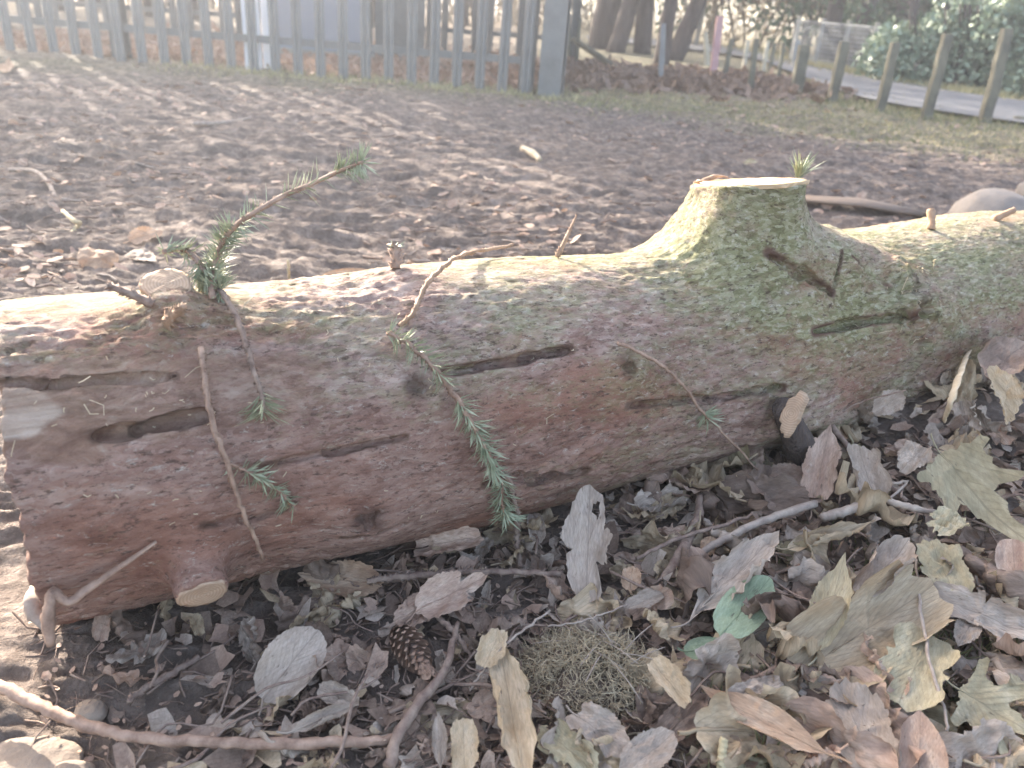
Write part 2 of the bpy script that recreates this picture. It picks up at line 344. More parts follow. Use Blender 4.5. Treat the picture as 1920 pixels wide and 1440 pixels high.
c = m.mix(m.math('MULTIPLY', m.attr('grass'), m.ramp(n1, [(0.3, 0.55), (0.6, 1.0)])), mud, gr)
c = m.mix(m.attr('leafy'), c, lf)
m.col(c); m.bump(m.math('ADD', n2, m.math('MULTIPLY', n3, 0.7)), 1.0, 0.014); M['soil'] = m.m

# ------------------------------------------------------------------ ground sheet
def make_ground():
    R = [0.22]
    while R[-1] < 12: R.append(R[-1] * 1.0043 + 0.0004)
    while R[-1] < 900: R.append(R[-1] * 1.06)
    Y = np.array(R); nx = 620
    t = np.linspace(-1, 1, nx)
    X = t * 1.25
    yy = np.repeat(Y[:, None], nx, 1); xx = X[None, :] * (yy + 0.25)
    zz = gh_big(xx, yy) + gh_fine(xx, yy)
    V = np.stack([xx, yy, zz], -1).reshape(-1, 3)
    ny = len(Y); i = np.arange(ny - 1)[:, None] * nx + np.arange(nx - 1)[None, :]
    F = np.stack([i, i + 1, i + nx + 1, i + nx], -1).reshape(-1, 4)
    # the wide skirt behind and beside
    n0 = len(V); S = []
    x, y = V[:, 0], V[:, 1]
    nz = fbm(P3(x, y), 1.1, 3, 40)
    grass = smooth(y + 0.5 * nz - 0.10 * x, 4.5, 6.2) * 0.9
    grass = np.maximum(grass, 0.75 * smooth(x * 0.45 + y + 0.9 * nz, 4.7, 6.2))
    inside = (x < 0.0) * smooth(y - (5.85 + 0.19 * x), 0, 0.3)
    band = smooth(y - 0.1 * x, 6.2, 6.7) * (1 - smooth(y, 8.0, 8.8)) * (x > 0) * (1 - smooth(x - 0.5 * (y - 6.6), 2.0, 2.4))
    leafy = np.clip(inside * 0.9 + band, 0, 1)
    o = mesh('ground', V, F, M['soil'], attrs={'grass': grass, 'leafy': leafy}); tag(o, kind='structure')
    S = np.array([[-900, -60, -0.35], [900, -60, -0.35], [900, 0.0, -0.35], [-900, 0.0, -0.35],
                  [900, 900, -0.35], [-900, 900, -0.35]])
    k = mesh('soil_bed', S, [(0, 1, 2, 3), (3, 2, 4, 5)], M['soil'], smoothf=False); tag(k, kind='structure')
make_ground()

# ------------------------------------------------------------------ the felled log (signed distance field -> surface)
def seg_d(P, a, b):
    ab = b - a; t = np.clip(((P - a) @ ab) / (ab @ ab), 0, 1); return np.linalg.norm(P - a - t[..., None] * ab, axis=-1), t
def smin(a, b, k):
    h = np.clip(0.5 + 0.5 * (b - a) / k, 0, 1); return b * (1 - h) + a * h - k * h * (1 - h)
def L(px, py, off=0.0): return lc(on_log(px, py, off))
def plane_f0(px, py):
    d = ray(px, py); t = ((LA - CAM) @ LF) / (d @ LF); return lc(CAM + t * d)
ST_L = plane_f0(1302, 352); ST_R = plane_f0(1507, 334)
ST_S = (ST_L[0] + ST_R[0]) / 2; ST_Z = (ST_L[2] + ST_R[2]) / 2; ST_RAD = (ST_R[0] - ST_L[0]) / 2 
ST_TILT = (ST_R[2] - ST_L[2]) / (ST_R[0] - ST_L[0])
S0, S1 = 0.045, 1.95
lumps = [(L(330, 590), 0.050, 0.020), (L(372, 1060), 0.045, 0.018), (L(697, 985), 0.060, 0.014), (L(1700, 520), 0.050, 0.022),
         (L(1560, 470), 0.07, 0.030), (L(1480, 470), 0.06, 0.020), (L(1520, 490), 0.030, 0.014), (L(1545, 430), 0.026, 0.012), (L(1580, 470), 0.024, 0.014), (L(1590, 520), 0.024, 0.014), (L(1440, 440), 0.025, -0.006), (L(1625, 470), 0.030, 0.010), (L(762, 520), 0.035, 0.008), (L(1180, 690), 0.05, 0.010), (L(1760, 600), 0.06, 0.014), (L(790, 720), 0.05, 0.007)]
small_top = L(318, 575); low_knot = L(366, 1050)
grooves = []; knots = []
def log_sdf(P):
    s, f, z = P[..., 0], P[..., 1], P[..., 2]
    r = LR + 0.004 * np.sin(s * 5.0) + 0.003 * np.sin(s * 13 + 1)
    th = np.arctan2(z, f); r = r + 0.004 * np.sin(2 * th + s * 2.0) + 0.0025 * np.sin(3 * th - s * 4)
    d = np.sqrt(f * f + z * z) - r
    for c, w_, h in lumps:
        dd = ((P - c) ** 2).sum(-1); d = d - h * np.exp(-dd / (w_ * w_) * 1.6)
    # big stub: flared frustum
    zt = ST_Z + ST_TILT * (s - ST_S) + 0.19 * f + 0.002 * np.sin(f * 60)
    cx = ST_S + 0.012 * (1 - z / ST_Z)
    rr = ST_RAD * 0.80 + 0.036 * np.clip(1 - (z - 0.10) / (ST_Z - 0.10), 0, 2) ** 1.3
    q = np.sqrt((s - cx) ** 2 + (f * 1.08) ** 2)
    q = q - 0.004 * np.sin(5 * np.arctan2(f, s - cx) + 1)
    ds = np.maximum((q - rr) * 0.94, -(z + 0.02))
    d = smin(d, ds, 0.085)
    d = np.maximum(d, z - zt)
    # small stubs
    a = small_top; dsm = np.maximum(np.hypot(s - a[0], f - a[1]) - (0.0215 + 0.10 * np.clip(a[2] + 0.012 - z, 0, 1)), np.abs(z + 0.38 * (f - a[1]) - a[2] + 0.02) - 0.042)
    d = smin(d, dsm, 0.012)
    a = low_knot; ax = np.array([0.02, 0.93, -0.37]); dv = P - a; t = dv @ ax; rad = np.linalg.norm(dv - t[..., None] * ax, axis=-1)
    dsm = np.maximum(rad - 0.0255 + 0.06 * np.clip(t, 0, 1), np.abs(t) - 0.036)
    d = smin(d, dsm, 0.014)
    # grooves and knot holes
    for a, b, hw, dp, u0, du in grooves:
        n = (a + b) / 2; n = np.array([0, n[1], n[2]]); n /= np.linalg.norm(n)
        dv = P - a; ab = b - a; Lab = np.linalg.norm(ab); t = dv @ ab / (Lab * Lab); tc_ = np.clip(t, 0, 1); rel = dv - tc_[..., None] * ab
        hn = rel @ n; lat = rel - hn[..., None] * n; latd = np.linalg.norm(lat, axis=-1)
        vv_ = hw * (0.95 + 0.22 * np.sin(s * 60 + dp * 900) + 0.12 * np.sin(s * 150 + hw * 3000) + 0.10 * np.sin(s * 290)); uu = u0 + du * np.clip((P - a) @ (b - a) / ((b - a) @ (b - a)), 0, 1); vv_ = vv_ * np.minimum(1, uu * 3 + 0.22) * np.minimum(1, (1 - uu) * 7 + 0.45)
        g = np.sqrt((latd / vv_) ** 2 + (hn / dp) ** 2) - 1
        d = np.maximum(d, -g * vv_)
    for c, rad_, dp in knots:
        n = np.array([0, c[1], c[2]]); n /= np.linalg.norm(n); dv = P - c; hn = dv @ n; lat = np.linalg.norm(dv - hn[..., None] * n, axis=-1)
        lat = lat * (1 + 0.35 * np.sin(3 * np.arctan2(dv[..., 2], dv[..., 0]) + rad_ * 900)); g = np.sqrt((lat / rad_) ** 2 + (hn / dp) ** 2) - 1; d = np.maximum(d, -g * rad_ * 0.8)
    d = np.maximum(d, S0 - s + 0.0018 * np.sin(th * 9) + 0.001 * np.sin(th * 23 + 1) + 0.0015 * np.sin(th * 51)); d = np.maximum(d, s - S1)
    return d

def trace_log(px, py, off=0.0):
    """the point of the log's true surface seen at a pixel, lifted by off along the normal"""
    d = ray(px, py); d = d / np.linalg.norm(d); t = 0.35; best = (9, 0.9)
    for _ in range(140):
        v = float(log_sdf(lc(CAM + d * t)[None])[0])
        if v < best[0]: best = (v, t)
        if v < 0.0004: break
        t += max(v * 0.6, 0.0006)
        if t > 2.6: break
    P = CAM + d * best[1]; e = 0.004; Q = lc(P)
    n = np.array([float(log_sdf((Q + np.eye(3)[k] * e)[None])[0] - log_sdf((Q - np.eye(3)[k] * e)[None])[0]) for k in range(3)]); n /= np.linalg.norm(n)
    nw = n[0] * LX + n[1] * LF + n[2] * np.array([0, 0, 1.0]); return P + nw * off
on_log = trace_log
grooves = []   # (a, b, half width, depth)
for pts, hw, dp in [([(828, 697), (900, 688), (985, 672), (1072, 655)], 0.0062, 0.016), ([(1180, 762), (1330, 748), (1472, 727)], 0.0055, 0.014),
                    ([(1528, 622), (1600, 606), (1718, 590)], 0.008, 0.018), ([(490, 874), (610, 850), (762, 820)], 0.004, 0.010),
                    ([(912, 908), (1000, 898), (1100, 884)], 0.007, 0.016), ([(178, 818), (260, 806), (392, 776)], 0.007, 0.016),
                    ([(380, 985), (455, 975), (535, 957)], 0.004, 0.009), ([(-40, 722), (120, 716), (330, 704)], 0.0035, 0.006),
                    ([(1442, 474), (1500, 515), (1562, 548)], 0.008, 0.016), ([(1562, 548), (1580, 470)], 0.003, 0.006),
                    ([(-30, 668), (60, 640)], 0.003, 0.006), ([(1600, 480), (1665, 535)], 0.003, 0.005), ([(640, 1010), (760, 985)], 0.003, 0.005)]:
    for k_ in range(len(pts) - 1): grooves.append((L(*pts[k_]), L(*pts[k_ + 1]), hw * 0.98, dp * 1.0, k_ / (len(pts) - 1), 1 / (len(pts) - 1)))
knots = [(L(692, 978), 0.010, 0.016), (L(782, 722), 0.008, 0.008), (L(1182, 688), 0.008, 0.007)]

def surface_nets(fn, lo, hi, h):
    n = [int(round((hi[k] - lo[k]) / h)) + 1 for k in range(3)]
    D = np.empty(n, dtype=np.float32); ys = lo[1] + h * np.arange(n[1]); zs = lo[2] + h * np.arange(n[2])
    Yg, Zg = np.meshgrid(ys, zs, indexing='ij')
    rough = np.sqrt(Yg ** 2 + Zg ** 2)
    for i in range(n[0]):
        D[i] = 0.05
        x = lo[0] + h * i
        upper = 0.235 if abs(x - ST_S) > 0.33 else 0.36
        mk = (rough < upper) & (rough > 0.115)
        D[i][rough <= 0.115] = -0.05
        if x < S0 + 0.01 or x > S1 - 0.01: mk = rough < upper
        P = np.stack([np.full(mk.sum(), x), Yg[mk], Zg[mk]], -1); D[i][mk] = fn(P)
    ins = D < 0; c = np.zeros([k - 1 for k in n], np.int8)
    for a in (0, 1):
        for b in (0, 1):
            for e in (0, 1): c += ins[a:n[0] - 1 + a, b:n[1] - 1 + b, e:n[2] - 1 + e]
    act = (c > 0) & (c < 8); idx = np.argwhere(act); ids = np.full(act.shape, -1, np.int32); ids[act] = np.arange(len(idx))
    corners = np.array([[a, b, e] for a in (0, 1) for b in (0, 1) for e in (0, 1)])
    vals = np.stack([D[tuple((idx + q).T)] for q in corners], -1)
    acc = np.zeros((len(idx), 3)); cnt = np.zeros(len(idx))
    for i1 in range(8):
        for i2 in range(i1 + 1, 8):
            if np.abs(corners[i1] - corners[i2]).sum() != 1: continue
            a, b = vals[:, i1], vals[:, i2]; cr = (a < 0) != (b < 0); t = np.where(cr, a / np.where(cr, a - b, 1), 0)
            acc += np.where(cr[:, None], corners[i1] + t[:, None] * (corners[i2] - corners[i1]), 0); cnt += cr
    V = (idx + acc / cnt[:, None]) * h + np.array(lo)
    Fs = []
    for ax in range(3):
        u, v = [(1, 2), (2, 0), (0, 1)][ax]
        sl0 = [slice(None)] * 3; sl1 = [slice(None)] * 3; sl0[ax] = slice(0, n[ax] - 1); sl1[ax] = slice(1, n[ax])
        A = ins[tuple(sl0)]; B = ins[tuple(sl1)]; e = np.argwhere(A != B)
        e = e[(e[:, u] > 0) & (e[:, v] > 0) & (e[:, u] < n[u] - 1) & (e[:, v] < n[v] - 1)]
        out = A[tuple(e.T)]
        du = np.zeros(3, int); du[u] = 1; dv = np.zeros(3, int); dv[v] = 1
        q = np.stack([ids[tuple((e - du - dv).T)], ids[tuple((e - dv).T)], ids[tuple(e.T)], ids[tuple((e - du).T)]], -1)
        q[~out] = q[~out][:, ::-1]; Fs.append(q)
    F = np.concatenate(Fs); F = F[(F >= 0).all(1)]
    return V, F

def to_world(Q): return LA + Q[..., :1] * LX + Q[..., 1:2] * LF + Q[..., 2:3] * np.array([0, 0, 1.0])

def make_log():
    root = empty('felled_log', tuple(LA - np.array([0, 0, LA[2]])))
    tag(root, 'long mossy reddish log lying across the mud, a big sawn limb stub on top', 'log')
    V, F = surface_nets(log_sdf, (S0 - 0.012, -0.236, -0.236), (S1 + 0.012, 0.252, 0.36), 0.0033)
    e = 0.002
    N = np.stack([log_sdf(V + np.eye(3)[k] * e) - log_sdf(V - np.eye(3)[k] * e) for k in range(3)], -1); N /= np.linalg.norm(N, axis=1)[:, None] + 1e-9
    s, f, z = V.T
    th = np.arctan2(z, f); Q = np.stack([s * 0.45, th * LR, np.hypot(f, z)], -1)
    cutface = (np.hypot(s - small_top[0], f - small_top[1]) < 0.022) & (z > small_top[2] + 0.012) | (s < S0 + 0.008) | (z > ST_Z + ST_TILT * (s - ST_S) + 0.19 * f - 0.004) & (np.abs(s - ST_S) < 0.12)
    n1 = fbm(Q, 28, 3, 2); n2 = fbm(Q, 120, 3, 6); n3 = vn(Q, 320, 8); flake = np.clip(np.abs(fbm(Q, 62, 2, 12)) * 2.5, 0, 1)
    topm = smooth(z, 0.03, 0.13)
    nearst = np.exp(-((s - ST_S - 0.08) ** 2) / 0.04) 
    patch = 0.45 + 1.1 * smooth(fbm(Q, 11, 3, 91), -0.15, 0.35); disp = 0.0016 * n1 + (0.0022 * n2 * (0.7 + 0.8 * nearst) + 0.0016 * n3 - 0.0014 * flake) * patch
    # zones in log coordinates
    def spot(px, py, rs, rt, jag=0.35):
        c = L(px, py); tc_ = math.atan2(c[2], c[1])
        q = ((s - c[0]) / rs) ** 2 + ((th - tc_) * LR / rt) ** 2
        return 1 - smooth(np.sqrt(q) + jag * fbm(Q, 45, 3, 55), 0.85, 1.05)
    wood = spot(35, 782, 0.058, 0.020, 1.1) * (f > 0)
    inner = np.clip(spot(170, 765, 0.20, 0.040, 0.5) + spot(60, 735, 0.16, 0.030, 0.4), 0, 1) * (f > 0)
    disp = disp - 0.0035 * inner - 0.001 * wood; disp = disp * (1 - 0.75 * wood) * (1 - 0.4 * inner)
    red = np.clip(0.75 * (1 - smooth(s, 0.65, 1.0)) * (1 - smooth(z, 0.06, 0.13)) + 0.7 * spot(1470, 480, 0.07, 0.04) + 0.8 * spot(1700, 480, 0.05, 0.05) + 0.6 * spot(1180, 740, 0.05, 0.03), 0, 1)
    moss = np.clip(0.55 * topm + 0.40 * smooth(s, 0.45, 0.9) + 0.35 * nearst - 0.30 * (1 - smooth(s, 0.2, 0.5)) * (1 - topm) + 0.35 * fbm(Q, 9, 2, 70) - 0.15, -0.3, 0.85)
    dark = np.zeros(len(V))
    for a, b, hw, dp, _u, _v in grooves:
        dd, t = seg_d(V, a, b); rr = np.hypot(f, z); dark = np.maximum(dark, (1 - smooth(dd, hw * 0.6, hw * 1.3)) * 0.55)
    gin = dark * 1.8; dark = np.minimum(dark * 1.45, 0.8)
    for c, rad_, dp in knots[:3]: dark = np.maximum(dark, (1 - smooth(np.linalg.norm(V - c, axis=1) + 0.006 * n2, rad_ * 0.7, rad_ * 2.6)) * 0.75)
    # blocks of bark chipped round the whorl on the right
    _ = 0
    wh = np.exp(-((V - L(1710, 520)) ** 2).sum(1) / 0.0022) + np.exp(-((V - L(1730, 600)) ** 2).sum(1) / 0.0018) + 0.7 * np.exp(-((V - L(330, 590)) ** 2).sum(1) / 0.0016)
    disp = disp + wh * 0.014 * fbm(V, 70, 3, 77)
    dark = np.maximum(dark, np.clip(wh, 0, 1) * smooth(fbm(V, 60, 3, 78), 0.05, 0.35) * 0.7)
    inner = np.clip(inner * (0.75 + 0.5 * fbm(Q, 20, 3, 33)), 0, 0.85); inner = np.maximum(inner, np.clip(gin, 0, 0.95))
    edge = cutface
    disp[cutface] *= 0.25
    V2 = V + N * disp[:, None]
    Wd = to_world(V2) - np.array(root.location)
    wood = wood * (0.62 + 0.5 * n1)
    o = mesh('bark', Wd, F, M['log'], root, attrs={'wood': wood * 0.95, 'inner': inner, 'moss': moss, 'red': red, 'dark': dark * 0.8, })
    at = o.data.attributes.new('lco', 'FLOAT_VECTOR', 'POINT'); at.data.foreach_set('vector', np.stack([s, th * LR, np.hypot(f, z)], -1).astype(np.float32).ravel())
    return root

LOG = make_log(); LOGB = np.array(LOG.location)
def loc_pts(pts): return np.asarray(pts) - LOGB
def disc(name, c, nrm, rad, mat, parent, ell=1.0, thick=0.003, jag=0.05, seed=1):
    """a sawn face: thin disc with slight relief and an uneven rim"""
    nrm = np.array(nrm, float); nrm /= np.linalg.norm(nrm); r_ = np.random.default_rng(seed)
    u = np.cross(nrm, [0, 0, 1.0]) if abs(nrm[2]) < 0.9 else np.cross(nrm, LF); u /= np.linalg.norm(u); v = np.cross(nrm, u)
    V = []; Fc = []; K = 40; rings = [0.0001, 0.3, 0.6, 0.85, 1.0]
    ph = r_.random(4) * 6
    for ri in rings:
        for k in range(K):
            a = 2 * math.pi * k / K; rr = rad * ri * (1 + jag * (math.sin(3 * a + ph[0]) + 0.6 * math.sin(7 * a + ph[1]) + 0.4 * math.sin(13 * a + ph[2])) * ri)
            V.append((rr * math.cos(a), rr * ell * math.sin(a), 0.0006 * math.sin(rr * 900 * math.cos(a + 1))))
    for k in range(K): V.append((V[(len(rings) - 1) * K + k][0] * 0.98, V[(len(rings) - 1) * K + k][1] * 0.98, -thick))
    for i in range(len(rings)): Fc += [(i * K + k, i * K + (k + 1) % K, (i + 1) * K + (k + 1) % K, (i + 1) * K + k) for k in range(K)]
    Fc = [q[::-1] for q in Fc]
    o = mesh(name, V, [q[::-1] for q in Fc], mat, parent); 
    Mx = Matrix(((u[0], v[0], nrm[0], c[0]), (u[1], v[1], nrm[1], c[1]), (u[2], v[2], nrm[2], c[2]), (0, 0, 0, 1)))
    o.matrix_local = Mx; return o
c = to_world(np.array([ST_S + 0.002, 0.0, ST_Z + 0.0015]))
nrm = np.array([0, 0, 1.0]) - ST_TILT * LX - 0.19 * LF
tag(disc('cut_face', loc_pts(c), nrm, ST_RAD * 0.79, M['cut_pale'], LOG, 0.93, 0.005, 0.03, 3), 'bright freshly sawn top of the big limb stub')
c = to_world(small_top + np.array([0, 0, 0.0232]))
tag(disc('cut_face', loc_pts(c), np.array([0, 0, 1.0]) + 0.38 * LF, 0.0225, M['cut'], LOG, 0.95, 0.004, 0.05, 5), 'small round sawn branch stub on the upper left')
ax = 0.02 * LX + 0.93 * LF - 0.37 * np.array([0, 0, 1.0])
c = to_world(low_knot) + ax * 0.0375
tag(disc('cut_face', loc_pts(c), ax + np.array([0, 0, 0.0]), 0.0215, M['cut'], LOG, 0.85, 0.004, 0.06, 8), 'pale sawn end of the low branch stub')
c = to_world(np.array([S0 + 0.0035, 0, 0]))
disc('cut_face', loc_pts(c), -LX, 0.152, M['cut'], LOG, 1.0, 0.003, 0.01, 9)

# torn bark lip on the back rim of the big stub, pegs, broken twig bases, small shoots
def needles(name, pts, mat, parent=None, n=60, ln=0.02, wd=0.0007, side=None, rad=0.0012, t0=0, t1=1, seed=1, lean=0.55):
    r_ = np.random.default_rng(seed); P = np.asarray(pts); T = np.gradient(P, axis=0); T /= np.linalg.norm(T, axis=1)[:, None] + 1e-9; b = MB()
    for i in range(int(n * 1.4)):
        u = (t0 + (t1 - t0) * r_.random()) * (len(P) - 1); k = min(int(u), len(P) - 2); p = P[k] + (P[k + 1] - P[k]) * (u - k); t = T[k]
        q = r_.normal(size=3)
        if side is not None: q = q * 0.45 + np.asarray(side) * r_.choice([-1, 1]) if r_.random() < .85 else q
        q = q - (q @ t) * t; q /= np.linalg.norm(q) + 1e-9
        d = q + t * lean * r_.uniform(0.5, 1.5); d /= np.linalg.norm(d); l = ln * r_.uniform(0.4, 1.2)
        sd_ = np.cross(d, t); sd_ /= np.linalg.norm(sd_) + 1e-9; up_ = np.cross(sd_, d); p0 = p + q * rad * 0.6; bend = up_ * l * r_.uniform(-0.08, 0.08)
        V = [p0 - sd_ * wd * .6, p0 + sd_ * wd * .6, p0 + up_ * wd * .6, p0 + d * l * .6 - sd_ * wd + bend, p0 + d * l * .6 + sd_ * wd + bend, p0 + d * l * .6 + up_ * wd * .8 + bend, p0 + d * l + bend * 1.6]
        b.add(V, [(0, 3, 4, 1), (1, 4, 5, 2), (2, 5, 3, 0), (3, 6, 4), (4, 6, 5), (5, 6, 3)])
    return b.build(name, mat, parent, smoothf=False)
def knobbly(b, pts, rad, n=None, seg=6, knob=0.5, seed=1):
    """a tube with the small pegs that fallen fir needles leave"""
    b.tube(pts, rad, seg, jit=0.12); r_ = np.random.default_rng(seed); P = np.asarray(pts); T = np.gradient(P, axis=0)
    Ltot = np.linalg.norm(np.diff(P, axis=0), axis=1).sum(); n = n or int(Ltot / 0.0011); rad = np.interp(np.linspace(0, 1, len(P)), np.linspace(0, 1, np.size(rad)), np.atleast_1d(rad))
    for i in range(n):
        k = r_.integers(0, len(P) - 1); t = T[k] / (np.linalg.norm(T[k]) + 1e-9); q = r_.normal(size=3); q -= (q @ t) * t; q /= np.linalg.norm(q); p = P[k] + (P[k + 1] - P[k]) * r_.random()
        w_ = rad[k] * 0.45; s_ = np.cross(q, t); e_ = p + q * rad[k] * (1.25 + knob) + t * rad[k] * 1.1
        b.add([p + q * rad[k] * .7 - s_ * w_, p + q * rad[k] * .7 + s_ * w_, p + q * rad[k] * .7 + t * w_ * 2, e_], [(0, 1, 3), (1, 2, 3), (2, 0, 3)])

b = MB()
rimp = [to_world(np.array([ST_S + ST_RAD * 0.76 * math.cos(a), -ST_RAD * 0.72 * math.sin(a), ST_Z + ST_TILT * ST_RAD * math.cos(a) - 0.19 * ST_RAD * 0.72 * math.sin(a) + 0.003 + 0.004 * math.sin(a * 5)])) for a in np.linspace(1.3, 2.9, 14)]
b.tube(loc_pts(rimp), [0.001, 0.0035, 0.004, 0.0035, 0.001], 5, jit=0.4); tag(b.build('bark_lip', M['orange_stub'], LOG), 'torn orange bark lip behind the sawn top')
def peg(name, p0, p1, rad, mat, label, knob=True, seed=1):
    b = MB(); pts = loc_pts(spline([p0, (np.array(p0) + np.array(p1)) / 2 + np.array([0.001, 0, 0.001]), p1], 8))
    if knob: knobbly(b, pts, rad, 40, seed=seed)
    else: b.tube(pts, rad, 7, jit=0.2)
    return tag(b.build(name, mat, LOG), label)
def lpt(px, py, off=0.0, ref=None): return on_log(px, py, off)
def upright(px0, py0, px1, py1):
    p0 = on_log(px0, py0, 0.0); return p0, at_depth(px1, py1, depth_of(p0))
p0, p1 = upright(1044, 482, 1081, 404); peg('broken_twig', p0, p1, [0.0032, 0.0022, 0.001], M['orange_stub'], 'thin orange broken twig standing up', True, 3)
p0, p1 = upright(741, 503, 740, 462); peg('broken_twig', p0, p1, [0.006, 0.0055, 0.005], M['twig_red'], 'short stub with a green tipped crown', True, 4)
needles('needles', loc_pts([p1 - np.array([0, 0, .004]), p1]), M['needle'], LOG, 16, 0.013, 0.0009, lean=0.5, seed=5)
p0, p1 = upright(1746, 430, 1745, 392); peg('broken_twig', p0, p1, [0.0065, 0.0055, 0.0065], M['orange_stub'], 'orange stub near the grey boulder', False)
p0, p1 = upright(1862, 412, 1902, 393); peg('broken_twig', p0, p1, [0.007, 0.006, 0.005], M['orange_stub'], 'orange slanting stub at the right edge', False)
p0 = on_log(287, 571, 0.0); peg('broken_twig', p0, at_depth(204, 536, depth_of(p0) - 0.01), [0.0045, 0.0036, 0.003], M['twig'], 'dark knobbly twig pointing left', True, 6)
p0 = on_log(312, 606, 0.0); peg('broken_twig', p0, at_depth(345, 574, depth_of(p0) - 0.03), [0.006, 0.004, 0.003], M['orange_stub'], 'stubby orange twig under the sawn stub', True, 7)
# arching shoot
pp = [(398, 545), (400, 513), (410, 470), (427, 440), (452, 415), (480, 397), (533, 366), (580, 347), (625, 326), (660, 312), (680, 304)]
base = on_log(398, 560, 0.0); dz = depth_of(base); pts = spline([base] + [at_depth(x, y, dz + 0.012 * math.sin(i)) for i, (x, y) in enumerate(pp)], 48)
b = MB(); knobbly(b, loc_pts(pts), [0.0032, 0.0026, 0.0024, 0.0018], 150, seed=9); sh = tag(b.build('shoot', M['twig_red'], LOG), 'long arching shoot with green needles rising from the left stub')
side = np.cross(LF, LX)
needles('needles', loc_pts(pts), M['needle'], sh, 210, 0.019, 0.0008, _R, t0=0.10, t1=0.42, seed=2)
needles('needles', loc_pts(pts), M['needle'], sh, 46, 0.022, 0.0008, _U, t0=0.42, t1=0.86, seed=3)
needles('needles', loc_pts(pts), M['needle'], sh, 80, 0.018, 0.0008, _U, t0=0.82, t1=1.0, seed=4)
# tuft behind the big stub
p0 = to_world(np.array([ST_S + ST_RAD * 1.0, -0.01, ST_Z + 0.002])); p1 = at_depth(1507, 300, depth_of(p0)); b = MB(); pts = spline([p0 + np.array([0, 0, -.02]), p0, p0 * 0.7 + p1 * 0.3], 6)
b.tube(loc_pts(pts), [0.002, 0.0015], 5); sh = tag(b.build('shoot', M['twig'], LOG), 'short needle tuft at the right rim of the big stub'); needles('needles', loc_pts(pts), M['needle'], sh, 60, 0.036, 0.001, lean=1.4, t0=0.3, seed=8)

# a cut branch leaving the log low on the right, sawn slantwise
p1 = on_log(1448, 752, 0.020); p0 = on_log(1530, 880, 0.016) - np.array([0, 0, 0.02])
b = MB(); pts = spline([loc_pts(p0), loc_pts((p0 + p1) / 2 + 0.006 * LF), loc_pts(p1)], 10); b.tube(pts, [0.026, 0.022, 0.013], 14, jit=0.06); st = tag(b.build('branch_stub', M['bark'], LOG), 'dark branch stub low on the right')
fn = (p1 - CAM); fn = -fn / np.linalg.norm(fn) * 0.9 - 0.5 * _R + 0.1 * _U
o = disc('cut_face', loc_pts(p1 + 0.020 * LF - 0.004 * _R), fn, 0.0105, M['cut'], st, 2.7, 0.012, 0.12, 12)

# ------------------------------------------------------------------ loose sprigs and twigs on and around the log
def sprig(pts, rad, label, nd=(), mat='twig_red', name='fir_sprig', knob=0.6, n=40, seed=1, group=None, cat='sprig', branches=()):
    P = spline(pts, n); root = empty(name, tuple(P[0])); P = P + 0.0007 * np.random.default_rng(seed).normal(size=P.shape); b = MB(); knobbly(b, P - P[0], rad, seed=seed, knob=knob)
    for bp in branches: knobbly(b, spline(bp, 14) - P[0], [rad[-1] if np.ndim(rad) else rad, 0.0008], seed=seed + 1, knob=knob)
    b.build('stem', M[mat], root)
    for k, (t0, t1, cnt, ln) in enumerate(nd): needles('needles', P - P[0], M['needle'], root, cnt, ln, 0.0008, _R if k % 2 == 0 else _U, t0=t0, t1=t1, seed=seed * 7 + k)
    return tag(root, label, cat, group)
OL = lambda l, off=0.004: [on_log(x, y, off if np.ndim(off) == 0 else off[i]) for i, (x, y) in enumerate(l)]
sprig(OL([(310, 492), (335, 482), (365, 515), (395, 548), (425, 580), (455, 640), (474, 700), (489, 745), (491, 780)], 0.010), [0.0026, 0.0026, 0.0028, 0.002],
      'drooping olive sprig hanging from the small sawn stub with needles at both ends', [(0.0, 0.18, 55, 0.017), (0.22, 0.45, 230, 0.022), (0.86, 1.0, 36, 0.026)], 'twig', seed=3)
sprig(OL([(375, 660), (383, 730), (396, 795), (420, 860), (446, 935), (468, 990), (486, 1032)], 0.009), [0.0028, 0.0024, 0.0016],
      'straight bare brown twig running down the left of the log with a side shoot', (), 'twig_red', 'twig', 0.5, seed=4, cat='twig', branches=[OL([(420, 862), (468, 880), (520, 915), (550, 948)], 0.008)])
sprig(OL([(428, 865), (470, 884), (518, 912), (548, 945)], 0.010), [0.0012, 0.001], 'faint green needle fringe on the side shoot low on the left of the log', [(0.1, 0.95, 70, 0.018)], seed=5)
sprig(OL([(722, 640), (768, 664), (810, 703), (845, 748), (878, 795), (905, 842), (925, 890)], 0.014), [0.002, 0.0026, 0.0028, 0.0018],
      'fir sprig slanting down the middle of the log, pale glinting needles at its top', [(0.0, 0.42, 70, 0.020), (0.5, 0.98, 190, 0.021), (0.0, 0.4, 30, 0.018)], seed=6)
sprig(OL([(925, 905), (935, 935), (948, 962)], 0.012), [0.002, 0.001], 'dark green needle tip tucked under the log below the middle sprig', [(0.0, 1.0, 110, 0.022)], seed=7)
sprig([on_log(945, 885, 0.006), on_log(958, 950, 0.012), gpt(967, 1010, 0.03), gpt(972, 1065, 0.012)], [0.003, 0.0028, 0.003], 'knobbly brown twig dropping from the log slot into the leaves', (), 'twig', 'twig', 0.7, seed=8, cat='twig')
sprig(OL([(748, 612), (770, 600), (790, 562), (815, 532), (845, 508), (880, 492), (920, 484), (962, 479)], [0.002, 0.006, 0.012, 0.014, 0.012, 0.010, 0.010, 0.012]), [0.002, 0.0024, 0.0022, 0.0016],
      'curved knobbly orange twig arching over the sunlit top of the log', (), 'orange_stub', 'twig', 0.5, seed=9, cat='twig')
